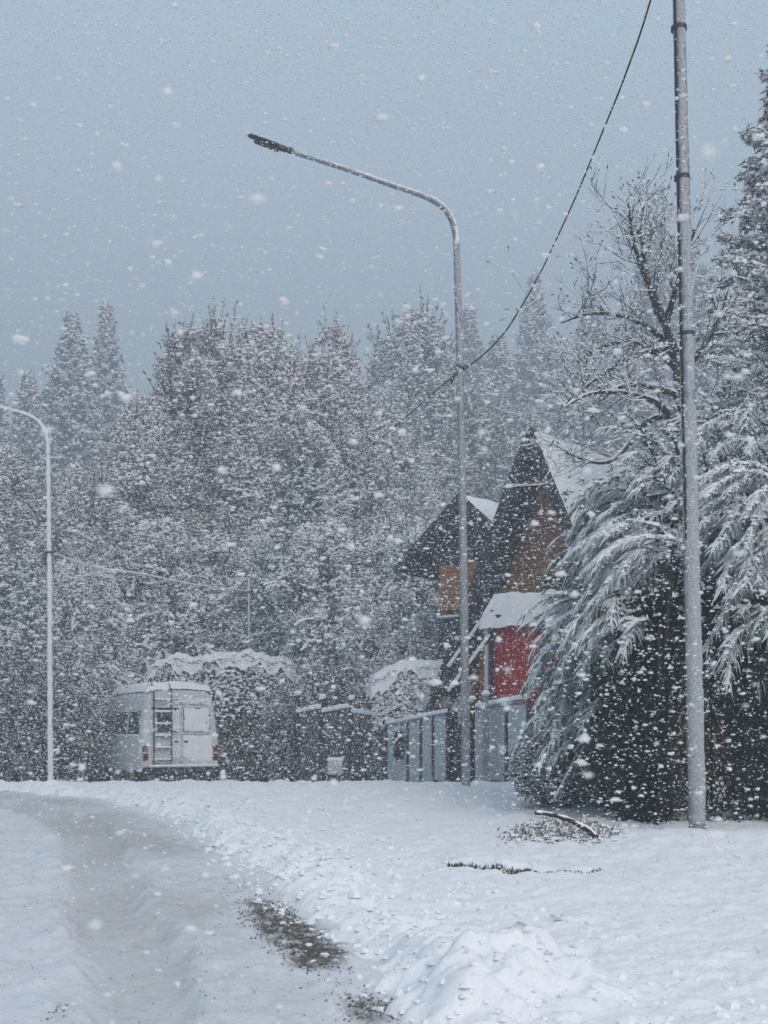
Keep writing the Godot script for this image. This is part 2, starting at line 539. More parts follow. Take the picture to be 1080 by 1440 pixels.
# a broad-leaved tree with withered leaves or bare sprigs
func leafy_tree_meshes(h: float, lobes: Array, count: int, size: float, cols: Array, snow: float, upright: float, gap: float, arcs := 46) -> Dictionary:
	var tr := Mb.new()
	var cr := leafy()
	var sn := leafy()
	tr.tube(PackedVector3Array([Vector3(0, -0.4, 0), Vector3(0.02 * h, h * 0.3, 0), Vector3(0, h * 0.6, 0.01 * h), Vector3(0, h * 0.9, 0)]), [h * 0.018, h * 0.013, h * 0.008, 0.015], 7)
	var tot := 0.0
	for L in lobes:
		tot += L[1].x * L[1].y * L[1].z
	for L in lobes:
		var lc: Vector3 = L[0]
		var lr: Vector3 = L[1]
		# limbs that carry the lobe
		for k in 9:
			var e := lc + Vector3(R(-0.7, 0.7) * lr.x, R(-0.4, 0.9) * lr.y, R(-0.7, 0.7) * lr.z)
			var s := Vector3(0, maxf(h * 0.12, e.y * R(0.4, 0.65)), 0)
			var mid := s.lerp(e, 0.5) + Vector3(R(-.3, .3), -0.1 * s.distance_to(e), R(-.3, .3))
			tr.tube(PackedVector3Array([s, mid, e]), [h * 0.006, h * 0.004, 0.008], 4, false)
		var n := int(count * lr.x * lr.y * lr.z / tot)
		var made := 0
		var tries := 0
		while made < n and tries < n * 6:
			tries += 1
			var u := rdir() * pow(rng.randf(), 0.22)
			var p := lc + u * lr
			# clumps: thin the crown where coarse noise is low
			if noise.get_noise_3d(p.x * 14 / h * 10, p.y * 14 / h * 10, p.z * 14 / h * 10) < gap + R(-0.12, 0.12):
				continue
			made += 1
			var g: Color = cols[rng.randi() % cols.size()] * R(0.6, 1.4)
			g.a = 1
			cr.col = g
			var dir := (rdir() + Vector3(0, upright, 0) + u * 0.4).normalized()
			leaf(cr, p, dir, size * R(0.8, 1.6), size * R(0.3, 0.6))
			if rng.randf() < snow:
				pad(sn, p + dir * size * R(0.2, 0.9), size * R(0.4, 0.95), size * R(0.25, 0.6))
			if rng.randf() < snow - 0.35:
				pad(sn, p + rdir() * size * 0.6, size * R(0.3, 0.7), size * R(0.3, 0.6))
			if rng.randf() < snow * 0.8:
				sn.tri(p, p + dir * size * R(0.6, 1.3), p + rdir() * size * 0.6)
		# boughs near the outside, bowed under a ridge of snow
		for k in arcs:
			var u := rdir()
			u.y = absf(u.y) * 0.9 - 0.25
			var p := lc + u * lr * R(0.55, 0.85)
			var dir := (u * Vector3(1, 0.3, 1) + Vector3(0, 0.35 + upright * 0.4, 0) + rdir() * 0.25).normalized()
			var l := R(0.35, 0.75) * minf(lr.x, lr.y)
			var bp := bough(tr, p, dir, l, 0.02, 1.5 - upright, 6, 3)
			for i in 6:
				var w := (bp[i + 1] - bp[i]).cross(Vector3.UP).normalized() * size * R(0.2, 0.42)
				var top := Vector3(0, size * R(0.25, 0.5), 0)
				sn.quad(bp[i] - w, bp[i + 1] - w * 0.9, bp[i + 1] + top, bp[i] + top)
				sn.quad(bp[i] + top, bp[i + 1] + top, bp[i + 1] + w * 0.9, bp[i] + w)
				for j in 3:
					pad(sn, bp[i] + rdir() * size * 0.5, size * R(0.3, 0.6), size * R(0.2, 0.5))
		# sprigs that break the outline
		var m := int(n / 60.0)
		for k in m:
			var u := rdir()
			u.y = absf(u.y)
			var p := lc + u * lr * R(0.9, 1.02)
			var l := size * R(2.5, 5.0)
			var dir := (u * 0.5 + Vector3(0, 0.4 + upright, 0) + rdir() * 0.3).normalized()
			tr.tube(PackedVector3Array([p - dir * l * 0.6, p, p + dir * l]), [0.018, 0.012, 0.005], 3, false)
			for i in 7:
				var g: Color = cols[rng.randi() % cols.size()] * R(0.6, 1.3)
				g.a = 1
				cr.col = g
				var q := p + dir * l * R(0.1, 1.0)
				var ld := (dir + rdir() * 0.6).normalized()
				leaf(cr, q, ld, size * R(0.7, 1.2), size * R(0.3, 0.5))
				if rng.randf() < snow:
					pad(sn, q + ld * size * 0.4, size * R(0.2, 0.4), size * R(0.15, 0.3))
	return {"trunk": tr.mesh(), "crown": cr.mesh(), "snow": sn.mesh()}

func plant_tree(called: String, ms: Dictionary, where: Vector3, turn: float, sc: Vector3, label: String, category := "tree", group := "") -> Node3D:
	var o := thing(called, label, category, where, turn, group)
	o.scale = sc
	part_mesh("trunk", ms.trunk, M.bark, o)
	part_mesh("crown", ms.crown, M.leaf, o)
	if ms.has("snow"):
		var s := part_mesh("snow", ms.snow, M.snow, o)
		s.set_meta("kind", "stuff")
	return o

func build_woods() -> void:
	var GREEN := Color(0.035, 0.06, 0.052)
	var TEAL := Color(0.04, 0.065, 0.062)
	var BROWN := [Color(0.4, 0.235, 0.185), Color(0.22, 0.13, 0.105), Color(0.46, 0.3, 0.25), Color(0.06, 0.045, 0.04)]
	var GREY := [Color(0.07, 0.08, 0.075), Color(0.05, 0.06, 0.055), Color(0.09, 0.09, 0.08)]
	# --- far conifers behind everything (unit height 10 m, scaled)
	var ca := conifer_meshes(10.0, 2.3, 430, 44, 1.0, 0.13, TEAL, 0.9)
	var cb := conifer_meshes(10.0, 1.7, 400, 36, 1.0, 0.12, GREEN, 1.0)
	var cc := conifer_meshes(10.0, 2.8, 430, 48, 1.0, 0.13, TEAL, 0.7)
	var far := [
		[100, 440, 96, ca, 1.05, "hazy grey fir rising behind the far curved street lamp"],
		[150, 425, 104, cb, 1.0, "slim hazy fir with a spire tip beside the brown leaved tree"],
		[40, 520, 90, cc, 0.9, "broad pale fir standing just above the far street lamp arm"],
		[-15, 490, 96, ca, 1.0, "pale fir cut off by the left picture edge above the lamp"],
		[185, 560, 92, cc, 0.9, "low hazy fir filling the gap beside the brown leaved tree"],
		[660, 430, 123, cb, 1.1, "faint fir top beside the lamp post bend, far behind house"],
		[752, 385, 126, ca, 0.85, "faint fir spire in haze over the steep house roof"],
		[700, 470, 108, cc, 1.1, "hazy wide fir behind the overhead cable above the house"],
		[830, 420, 120, cb, 1.25, "faint fir in haze left of the bare branched tree"],
		[925, 265, 117, ca, 0.8, "tallest faint fir towering in haze behind the bare tree"],
		[990, 370, 120, cb, 1.1, "faint fir in haze between thick pole and tall pine"],
		[780, 480, 99, cc, 1.0, "snowy fir wood edge right above the roof peak"],
		[870, 500, 93, ca, 1.1, "snowy fir behind the limbs of the bare branched tree"],
		[1000, 480, 90, cc, 1.0, "snow white fir behind the thick pole, under the tall pine"],
		[600, 560, 102, cc, 0.9, "hazy fir low between lamp post and grey poplar"],
	]
	for a in far:
		var p := at(a[0], a[1], a[2])
		var g := base_h(a[2])
		var s: float = (p.y - g) / 10.0
		plant_tree("fir_tree", a[3], Vector3(p.x, g, p.z), R(0, TAU), Vector3(s * a[4], s, s * a[4]), a[5], "tree", "hazy firs behind the houses")
	print("firs")
	# --- brown leaved broad trees in the middle
	var ba := leafy_tree_meshes(15.0, [[Vector3(0, 8.2, 0), Vector3(2.7, 4.6, 2.4)], [Vector3(-0.6, 11.6, 0.3), Vector3(1.4, 2.8, 1.4)], [Vector3(0.9, 11.8, 0), Vector3(1.3, 3.0, 1.3)], [Vector3(-2.0, 8.0, 0.6), Vector3(1.5, 3.2, 1.5)], [Vector3(1.9, 7.4, 0.6), Vector3(1.5, 3.0, 1.6)]], 27000, 0.165, BROWN, 0.8, 0.7, 0.02)
	var bb := leafy_tree_meshes(15.0, [[Vector3(0, 7.5, 0), Vector3(2.1, 4.4, 2.0)], [Vector3(0.2, 11.9, 0), Vector3(1.2, 2.9, 1.2)], [Vector3(-1.3, 9.2, 0.2), Vector3(1.1, 2.7, 1.2)], [Vector3(1.5, 8.6, 0.2), Vector3(1.2, 2.5, 1.2)]], 22000, 0.165, BROWN, 0.8, 0.8, 0.02)
	var bc := leafy_tree_meshes(15.0, [[Vector3(0, 8.0, 0), Vector3(2.6, 5.2, 2.4)], [Vector3(-1.2, 11.2, 0), Vector3(1.4, 2.8, 1.4)], [Vector3(0.8, 12.0, 0), Vector3(1.5, 2.8, 1.4)]], 20000, 0.17, GREY, 1.0, 0.6, 0.02)
	var brown := [
		[345, 432, 44, ba, 0.95, "tall brown leaved tree with the highest crown behind the van hedge"],
		[265, 455, 43, bb, 1.15, "brown leaved tree with twin tips, left of the tallest one"],
		[205, 545, 42, ba, 0.95, "round brown leaved tree on the left flank of the group"],
		[475, 452, 46, bb, 0.85, "narrow pinkish brown tree right of the tallest brown crown"],
		[415, 500, 47, bb, 1.0, "brown tree filling the dip between the two tall crowns"],
		[590, 435, 72, bc, 1.05, "grey frosted poplar crown just left of the near lamp post"],
		[545, 520, 62, bc, 0.9, "grey brown tree right of the narrow pinkish tree"],
		[680, 520, 78, bc, 1.0, "snow dusted grey tree behind the overhead cable and lamp post"],
		[120, 640, 40, ba, 0.85, "lilac brown snowy tree beside the far street lamp post"],
		[20, 620, 42, bc, 1.0, "snowy grey tree behind the far lamp at the left edge"],
		[745, 560, 70, bc, 0.9, "snow filled tree directly behind the steep roof peak"],
	]
	for a in brown:
		var p := at(a[0], a[1], a[2])
		var g := base_h(a[2])
		var s: float = (p.y - g) / 15.0
		plant_tree("broadleaf_tree", a[3], Vector3(p.x, g, p.z), R(0, TAU), Vector3(s * a[4], s, s * a[4]), a[5], "tree", "leafy trees behind the hedge")
	print("broad trees")
	# --- lower snow-laden trees and shrubs in front of them
	var sa := leafy_tree_meshes(6.0, [[Vector3(0, 2.6, 0), Vector3(2.0, 2.4, 1.7)], [Vector3(-0.9, 4.2, 0), Vector3(1.2, 1.4, 1.1)], [Vector3(1.0, 3.9, 0.2), Vector3(1.2, 1.4, 1.1)]], 17000, 0.105, BROWN + GREY, 1.0, 0.3, 0.0, 60)
	var sb := leafy_tree_meshes(6.0, [[Vector3(0, 2.4, 0), Vector3(2.2, 2.4, 1.6)], [Vector3(0.3, 4.4, 0), Vector3(1.4, 1.5, 1.2)]], 17000, 0.105, GREY, 1.0, 0.1, 0.0, 70)
	var mid_fir := conifer_meshes(9.0, 2.4, 360, 46, 0.9, 0.13, Color(0.022, 0.05, 0.04), 0.9, 0.03)
	var green_fir := conifer_meshes(9.0, 2.3, 360, 46, 0.55, 0.13, Color(0.025, 0.075, 0.055), 0.9, 0.03)
	var low := [
		[285, 690, 41, sa, 1.15, "snow laden bushy tree rising straight above the van roof"],
		[175, 730, 40, sb, 1.0, "snowy shrub tree behind the wire left of the van"],
		[370, 720, 41, sa, 1.0, "snowy bush tree behind the thin post above the hedge"],
		[520, 690, 36, sa, 1.1, "grey snowy tree left of the house eave"],
		[590, 740, 35, sb, 0.9, "snow flecked shrub tree against the low house wing"],
		[100, 780, 35, sb, 1.1, "white clumped shrub tree just right of the far lamp post"],
		[330, 790, 40, sb, 1.1, "snowy shrub directly behind the clipped hedge top"],
		[480, 800, 37.5, sb, 1.2, "dark snowy shrub behind the picket gate"],
		[560, 830, 33, sa, 1.1, "twiggy snowy shrub left of the house window"],
		[230, 810, 40, sa, 0.9, "brown snowy shrub over the van's front end"],
	]
	for a in low:
		var p := at(a[0], a[1], a[2])
		var g := base_h(a[2])
		var s: float = (p.y - g) / 6.0
		plant_tree("shrub_tree", a[3], Vector3(p.x, g, p.z), R(0, TAU), Vector3(s * a[4] * 0.8, s, s * a[4] * 0.8), a[5], "tree", "snowy shrub trees behind the hedge")
	for a in [[430, 630, 37.2, 1.05, "dark green fir standing in front of the brown trees"], [-10, 700, 34, 1.0, "blue white laden fir at the left edge under the lamp arm"], [40, 760, 33, 0.95, "short laden fir left of the far street lamp post"]]:
		var p := at(a[0], a[1], a[2])
		var g := base_h(a[2])
		var s: float = (p.y - g) / 9.0
		plant_tree("young_fir_tree", green_fir if a[0] == 430 else mid_fir, Vector3(p.x, g, p.z), R(0, TAU), Vector3(s * a[3], s, s * a[3]), a[4], "tree", "young firs before the wood")
	print("shrub trees")
	# --- dark shrubs by the left lamp
	for a in [[15, 900, 32.0, "dark leafy shrub in the left corner beside the road"], [75, 930, 31.5, "dark snow flecked shrub round the foot of the far lamp"], [125, 960, 36.0, "dark shrub between the far lamp and the van"], [-45, 880, 31.0, "dark shrub half cut by the left edge"]]:
		bush("shrub", a[0], a[1], a[2], 1.6, 1.2, 8000, 0.09, [Color(0.03, 0.04, 0.04), Color(0.05, 0.05, 0.045), Color(0.02, 0.035, 0.03)], 0.6, a[3], "dark shrubs by the far lamp")

func bush(called: String, px: float, py: float, d: float, rx: float, rz: float, n: int, size: float, cols: Array, snow: float, label: String, group := "") -> Node3D:
	var p := at(px, py, d)
	var g := gy(p.x, p.z)
	var h := p.y - g
	var o := thing(called, label, "shrub", Vector3(p.x, g, p.z), 0.0, group)
	var st := Mb.new()
	for k in 16:
		var e := Vector3(R(-0.8, 0.8) * rx, h * R(0.5, 0.95), R(-0.8, 0.8) * rz)
		st.tube(PackedVector3Array([Vector3(e.x * 0.15, -0.1, e.z * 0.15), e * 0.55, e]), [0.035, 0.022, 0.008], 4, false)
	part("stems", st, M.bark, o)
	var cr := leafy()
	var sn := leafy()
	for k in n:
		var u := rdir() * pow(rng.randf(), 0.3)
		var q := Vector3(u.x * rx, h * 0.5 + u.y * h * 0.52, u.z * rz)
		if noise.get_noise_3d(q.x * 22 + px, q.y * 22, q.z * 22) < -0.15 + R(-.1, .1): continue
		var c: Color = cols[rng.randi() % cols.size()] * R(0.6, 1.4)
		c.a = 1
		cr.col = c
		var dir := (rdir() + Vector3(0, 0.3, 0)).normalized()
		leaf(cr, q, dir, size * R(0.8, 1.5), size * R(0.4, 0.7))
		if rng.randf() < snow:
			pad(sn, q + dir * size * 0.5, size * R(0.25, 0.6), size * R(0.15, 0.45))
	part("crown", cr, M.leaf, o)
	part("snow", sn, M.snow, o).set_meta("kind", "stuff")
	return o

# ------------------------------------------------------------------ hedges
func hedge(called: String, label: String, base: Vector3, turn: float, size: Vector3, leaves: int, lsize: float, cols: Array, snow: float, top_snow: float, round_top: float, group := "") -> Node3D:
	var o := thing(called, label, "hedge", base, turn, group)
	var core := Mb.new()
	# woody stems inside
	for k in int(size.x * 5):
		var x := R(-0.48, 0.48) * size.x
		var e := Vector3(x + R(-.3, .3), size.y * R(0.7, 0.92), R(-0.3, 0.3) * size.z)
		core.tube(PackedVector3Array([Vector3(x, -0.1, R(-.2, .2) * size.z), e]), [0.03, 0.012], 4, false)
	part("stems", core, M.bark, o)
	var cr := leafy()
	var sn := leafy()
	var topn := func(x: float) -> float:
		var e := absf(x) / (size.x * 0.5)
		return size.y * (1.0 - round_top * pow(e, 4.0)) + noise.get_noise_1d(x * 18) * 0.07 * size.y
	for k in leaves:
		var x := R(-0.5, 0.5) * size.x
		var ty: float = topn.call(x)
		var y := ty * (1.0 - pow(rng.randf(), 1.4))
		var z := R(-0.5, 0.5) * size.z
		if rng.randf() < 0.55: z = size.z * (0.5 - absf(R(0, 0.12))) + noise.get_noise_2d(x * 20, y * 20) * 0.12
		var q := Vector3(x, y, z)
		var c: Color = cols[rng.randi() % cols.size()] * R(0.5, 1.5)
		c.a = 1
		cr.col = c
		var dir := (rdir() + Vector3(0, 0.2, 0.5)).normalized()
		leaf(cr, q, dir, lsize * R(0.8, 1.5), lsize * R(0.45, 0.8))
		if rng.randf() < snow:
			pad(sn, q + dir * lsize * 0.5, lsize * R(0.3, 0.6), lsize * R(0.2, 0.5))
	# snow caught on the upper part of the face
	for k in int(top_snow * size.x * 2.2):
		var x := R(-0.5, 0.5) * size.x
		var ty: float = topn.call(x)
		var y := ty * (1.0 - 0.45 * pow(rng.randf(), 1.7))
		pad(sn, Vector3(x, y, size.z * 0.5 + R(0.0, 0.14)), lsize * R(0.4, 1.0), lsize * R(0.4, 0.9))
	# the cushion lying along the top
	var n := int(size.x * size.z * top_snow)
	for k in n:
		var x := R(-0.5, 0.5) * size.x
		var ty: float = topn.call(x)
		var z := R(-0.5, 0.52) * size.z
		pad(sn, Vector3(x, ty + R(-0.08, 0.03), z), lsize * R(0.7, 1.5), lsize * R(0.5, 1.1))
	part("crown", cr, M.leaf, o)
	part("snow", sn, M.snow, o).set_meta("kind", "stuff")
	if top_snow > 100:
		var g := []
		var nx := int(size.x * 16)
		var nz := 22
		for j in nz:
			for i in nx:
				var u := float(i) / (nx - 1) * 2 - 1
				var v := float(j) / (nz - 1) * 2 - 1
				var x := u * size.x * 0.53
				var e := minf(1.0, minf((1 - absf(u)) * 12, (1 - absf(v)) * 3.5))
				var ty: float = topn.call(clampf(x, -size.x * 0.5, size.x * 0.5))
				g.append(Vector3(x + 0.05 * fine.get_noise_2d(j * 30, i * 12), ty + 0.14 - (1.0 - sqrt(e)) * (0.42 + 0.5 * noise.get_noise_1d(x * 26 + v * 3)) + 0.09 * fine.get_noise_2d(i * 9, j * 9), -v * (size.z * 0.5 + 0.2 + 0.1 * fine.get_noise_1d(i * 22))))
		var cm := Mb.new()
		cm.sheet(g, nx, nz)
		part("top_snow", cm, M.snow, o)
	return o

# a drooping plume: a spine with fine hanging strands, snow lying along them
func plume(tr: Mb, cr: Mb, sn: Mb, p0: Vector3, dir: Vector3, l: float, droop: float, strands: int, green: Color, burden: float, slen := 0.42) -> void:
	var pts := bough(tr, p0, dir, l, 0.016, droop, 6, 3)
	if burden > 1.2 and rng.randf() < 0.6:
		var g := []
		var ph := R(0, 900)
		for i in 15:
			var t := i / 14.0
			var q := along(pts, t * 0.92)
			var tq := (along(pts, minf(t * 0.92 + 0.06, 1)) - along(pts, maxf(t * 0.92 - 0.06, 0))).normalized()
			var sd0 := tq.cross(Vector3.UP).normalized()
			var hw := (0.085 - 0.05 * t) * sin(PI * clampf(t * 0.85 + 0.12, 0, 1)) * (1.0 + 0.7 * fine.get_noise_1d(ph + t * 60))
			for j in 6:
				var e := j / 5.0 * 2 - 1
				g.append(q + sd0 * e * hw + Vector3(0, hw * 0.75 * (1 - e * e) + 0.012 * fine.get_noise_2d(ph + t * 90, j * 17) - 0.01, 0))
		sn.sheet_flat(g, 6, 15)
	for k in int(9 * burden):
		var q := along(pts, R(0.05, 0.9)) + rdir() * 0.04
		pad(sn, q, R(0.025, 0.065), R(0.02, 0.05), 5)
	for k in strands:
		var t := lerpf(0.15, 1.0, (k + rng.randf()) / strands)
		var q := along(pts, t)
		var tang := (along(pts, minf(t + 0.08, 1.0)) - along(pts, maxf(t - 0.08, 0))).normalized()
		var side := tang.cross(Vector3.UP).normalized() * R(-1, 1)
		var sd := (tang * 0.9 + side * 0.8 + Vector3(0, R(-0.35, 0.1), 0)).normalized()
		var sl := slen * R(0.3, 0.95) * (1.15 - 0.5 * t)
		var m := q + sd * sl * 0.5
		var e := m + (sd + Vector3(0, -0.55, 0)).normalized() * sl * 0.5
		var w := sd.cross(rdir()).normalized() * R(0.0035, 0.008)
		var g := green * R(0.5, 1.5)
		g.a = 1
		cr.col = g
		cr.quad(q - w, q + w, m + w, m - w)
		cr.tri(m - w, m + w, e)
		if rng.randf() < burden * 0.75:
			pad(sn, q + sd * sl * R(0, 0.4) + Vector3(0, 0.01, 0), R(0.012, 0.03) * (0.7 + 0.6 * burden), R(0.012, 0.028))
		if rng.randf() < burden:
			# snow along the strand: a slender ridge of two faces
			var u := Vector3(0, R(0.008, 0.022), 0)
			var ws := sd.cross(Vector3.UP).normalized() * R(0.004, 0.013)
			sn.tri(q - ws, m + u - ws, q + u * 1.5); sn.tri(q + ws, q + u * 1.5, m + u + ws)
			sn.quad(q + u * 1.5, m + u * 1.3 - ws, e + u * 0.5, m + u * 1.3 + ws)

func build_evergreens() -> void:
	var G := Color(0.06, 0.15, 0.105)
	# weeping evergreens beside the house; [foot px, depth, plume zone list]
	var list := [
		{"px": 905, "d": 15.5, "label": "weeping evergreen with feathery snowy plumes leaning over the fence", "zones": [
			# origin px,py, end-direction, count, length, burden
			[955, 800, 150, 150, Vector3(-0.8, 0.25, 0.45), 64, 1.4, 0.55],
			[930, 735, 90, 90, Vector3(-0.85, 0.4, 0.3), 46, 1.15, 0.55],
			[860, 890, 70, 100, Vector3(-0.85, 0.1, 0.45), 60, 1.15, 0.6],
			[845, 1000, 60, 80, Vector3(-0.8, 0.0, 0.45), 44, 1.05, 0.5],
			[970, 690, 90, 60, Vector3(-0.6, 0.45, 0.4), 36, 1.2, 0.5]]},
		{"px": 925, "d": 13.9, "label": "bent white loaded plumes of evergreen just left of thick pole", "zones": [
			[940, 770, 40, 26, Vector3(-0.85, 0.2, 0.25), 60, 0.95, 1.6],
			[900, 860, 60, 50, Vector3(-0.75, 0.0, 0.5), 26, 0.9, 0.6]]},
		{"px": 1075, "d": 14.2, "label": "snow bowed evergreen plumes right of the thick pole", "zones": [
			[1090, 720, 60, 44, Vector3(-0.8, 0.25, 0.4), 60, 1.1, 1.5],
			[1080, 800, 80, 60, Vector3(-0.6, 0.1, 0.6), 46, 1.0, 0.8],
			[1060, 880, 80, 60, Vector3(-0.4, 0.0, 0.8), 36, 0.8, 0.45]]},
		{"px": 1040, "d": 17.0, "label": "fine needled evergreen spreading behind the thick pole", "zones": [
			[1040, 640, 110, 60, Vector3(-0.5, 0.35, 0.6), 50, 1.3, 0.55],
			[1000, 720, 110, 70, Vector3(-0.4, 0.2, 0.7), 50, 1.3, 0.5],
			[1060, 800, 90, 80, Vector3(-0.3, 0.1, 0.8), 40, 1.2, 0.5]]},
	]
	for a in list:
		var foot := on_ground(a.px, a.d)
		var o := thing("weeping_evergreen_tree", a.label, "tree", foot, 0.0, "weeping evergreens by the thick pole")
		var tr := Mb.new(); var cr := leafy(); var sn := leafy()
		var stems := PackedVector3Array()
		for z in a.zones:
			for k in z[5]:
				var o3 := at(z[0] + R(-1, 1) * z[2] * 0.5, z[1] + R(-1, 1) * z[3] * 0.5, a.d + R(-0.8, 0.9)) - foot
				var dir: Vector3 = (z[4] + rdir() * 0.42).normalized()
				plume(tr, cr, sn, o3, dir, z[6] * R(0.6, 1.15), 1.5, 72, G, z[7])
				if k % 6 == 0: stems.append(o3)
		for z in a.zones:
			for k in int(z[5] * 95):
				var c3 := at(z[0] - z[6] * 16.0 + clampf(rng.randfn(0, 0.5), -0.75, 0.9) * (z[2] + 30.0), z[1] + 35.0 + clampf(rng.randfn(0, 0.5), -0.8, 0.9) * (z[3] + 30.0), a.d + R(-0.3, 1.2)) - foot
				if c3.y < 0.3 or noise.get_noise_3d(c3.x * 30, c3.y * 30, c3.z * 30) < -0.05: continue
				var g := G * R(0.5, 1.7)
				g.a = 1
				cr.col = g
				var nd := Vector3(R(-1.0, 0.1), R(-0.8, 0.1), R(-0.6, 0.6)).normalized()
				leaf(cr, c3, nd, R(0.06, 0.16), R(0.008, 0.02))
				if rng.randf() < z[7] * 0.5:
					pad(sn, c3 + nd * 0.04 + Vector3(0, 0.012, 0), R(0.012, 0.04), R(0.01, 0.03))
		for s in stems:
			tr.tube(PackedVector3Array([Vector3(R(-.15, .15), -0.2, R(-.15, .15)), Vector3(s.x * 0.35, s.y * 0.55, s.z * 0.4), s]), [0.05, 0.035, 0.012], 5, false)
		part("trunk", tr, M.bark, o)
		part("crown", cr, M.leaf, o)
		part("snow", sn, M.snow, o).set_meta("kind", "stuff")
	print("weeping")
	# dark hedge that fills the lower right
	var b := on_ground(1000, 14.0)
	hedge("evergreen_hedge", "dark evergreen hedge behind the thick pole, lower right", Vector3(5.0, b.y - 0.1, -14.35), 0.05, Vector3(4.9, 2.75, 1.6), 42000, 0.055, [Color(0.018, 0.03, 0.022), Color(0.025, 0.035, 0.025), Color(0.03, 0.03, 0.022)], 0.03, 30, 0.15)
	bush("shrub", 895, 1000, 13.7, 0.7, 0.6, 6000, 0.06, [Color(0.03, 0.03, 0.028), Color(0.05, 0.045, 0.035), Color(0.02, 0.03, 0.025)], 0.1, "dark twiggy shrub at the hedge end over the mound")
	bush("shrub", 790, 1035, 15.2, 0.7, 0.6, 5000, 0.07, [Color(0.05, 0.065, 0.055), Color(0.08, 0.085, 0.07)], 1.0, "snow flecked shrub at the foot of the weeping evergreen")
	# the tall pine at the right edge
	var pf := at(1115, 0, 24.0)
	var pine := conifer_meshes(15.5, 2.9, 300, 120, 1.0, 0.15, Color(0.03, 0.05, 0.042), 0.5, 0.25)
	plant_tree("pine_tree", pine, Vector3(pf.x, 0.3, pf.z), 1.3, Vector3.ONE, "tall snowy pine rising out of frame at the right edge")
	bare_tree()

func bare_tree() -> void:
	# bare limbs with snow along them, reaching left in front of the haze
	var foot := on_ground(985, 20.0)
	foot.y = 0.4
	var o := thing("bare_tree", "bare limbed tree with snow lined arching branches behind thick pole", "tree", foot)
	var tr := Mb.new(); var tw := Mb.new(); var sn := leafy(); var cr := leafy()
	var trunk := PackedVector3Array()
	for q in [[985, 1080], [978, 900], [972, 720], [965, 600], [950, 500], [930, 440], [915, 400]]:
		trunk.append(at(q[0], q[1], 20.0) - foot)
	tr.tube(trunk, [0.17, 0.15, 0.13, 0.11, 0.085, 0.055, 0.02], 8)
	part("trunk", tr, M.bark, o)
	var limbs := [
		[[968, 640], [930, 585], [880, 570], [820, 575], [780, 600]],
		[[970, 590], [915, 590], [880, 630], [845, 655], [790, 640]],
		[[960, 560], [900, 545], [850, 560], [825, 600]],
		[[955, 520], [905, 480], [855, 480], [815, 500]],
		[[950, 505], [925, 465], [890, 440], [840, 430], [795, 440]],
		[[940, 470], [905, 420], [875, 370], [862, 345]],
		[[925, 440], [900, 390], [885, 345]],
		[[935, 460], [945, 410], [960, 350]],
		[[958, 530], [1000, 470], [1020, 420]],
		[[965, 590], [1010, 580], [1060, 600], [1100, 605]],
		[[962, 610], [1000, 640], [1030, 690]],
		[[945, 490], [890, 500], [840, 530], [800, 560]]]
	for L in limbs:
		var raw := []
		var dz := 0.0
		var drift := R(-0.25, 0.45)
		for q in L:
			raw.append(at(q[0], q[1], 20.0) + Vector3(0, 0, dz) - foot)
			dz += drift
		var cv := Curve3D.new()
		for i in raw.size():
			var t: Vector3 = (raw[mini(i + 1, raw.size() - 1)] - raw[maxi(i - 1, 0)]) * 0.18
			cv.add_point(raw[i], -t, t)
		var n := raw.size() * 4
		var pts := PackedVector3Array()
		var rad := []
		for k in n + 1:
			pts.append(cv.sample_baked(cv.get_baked_length() * k / n))
			rad.append(lerpf(0.065, 0.014, float(k) / n))
		tw.tube(pts, rad, 6)
		limb_snow(sn, pts, rad)
		for k in 17:
			twig(tw, sn, cr, along(pts, R(0.12, 1.0)), (pts[-1] - pts[0]).normalized(), R(0.35, 1.0), 0.011, 2)
	part("branch", tw, M.bark, o)
	part("crown", cr, M.leaf, o)
	part("snow", sn, M.snow, o).set_meta("kind", "stuff")

func limb_snow(sn: Mb, pts: PackedVector3Array, rad: Array) -> void:
	for i in pts.size() - 1:
		if rng.randf() < 0.12: continue
		var a := pts[i] + Vector3(0, rad[i] * 0.5, 0)
		var b := pts[i + 1] + Vector3(0, rad[i + 1] * 0.5, 0)
		var s := (b - a).cross(Vector3.UP).normalized()
		var u := Vector3(0, rad[i] * R(0.6, 1.1) + 0.008, 0)
		sn.quad(a - s * rad[i], b - s * rad[i + 1], b + u, a + u)
		sn.quad(a + u, b + u, b + s * rad[i + 1], a + s * rad[i])

func twig(tw: Mb, sn: Mb, cr: Mb, p: Vector3, d: Vector3, l: float, r: float, depth: int) -> void:
	var dir := (d * 0.6 + rdir() * 0.8 + Vector3(0, 0.25, 0)).normalized()
	var mid := p + dir * l * 0.5
	var e := mid + (dir + Vector3(0, R(-0.3, 0.4), 0)).normalized() * l * 0.5
	tw.tube(PackedVector3Array([p, mid, e]), [r, r * 0.7, r * 0.35], 3, false)
	var u := Vector3(0, r * 1.4 + 0.008, 0)
	var s := (mid - p).cross(Vector3.UP).normalized() * r * 1.1
	sn.quad(p - s, mid - s, mid + u, p + u); sn.quad(p + u, mid + u, mid + s, p + s)
	sn.quad(mid - s, e, mid + u, mid + s)
	for k in 1:
		pad(sn, p.lerp(e, R(0.2, 1.0)) + u * 0.6, R(0.015, 0.04), R(0.015, 0.035))
	if depth > 0:
		for k in 3:
			twig(tw, sn, cr, p.lerp(e, R(0.3, 1.0)), dir, l * R(0.4, 0.7), r * 0.6, depth - 1)
	elif rng.randf() < 0.5:
		cr.col = Color(0.05, 0.07, 0.055) * R(0.6, 1.4)
		cr.col.a = 1
		leaf(cr, e, dir, R(0.06, 0.12), 0.03)

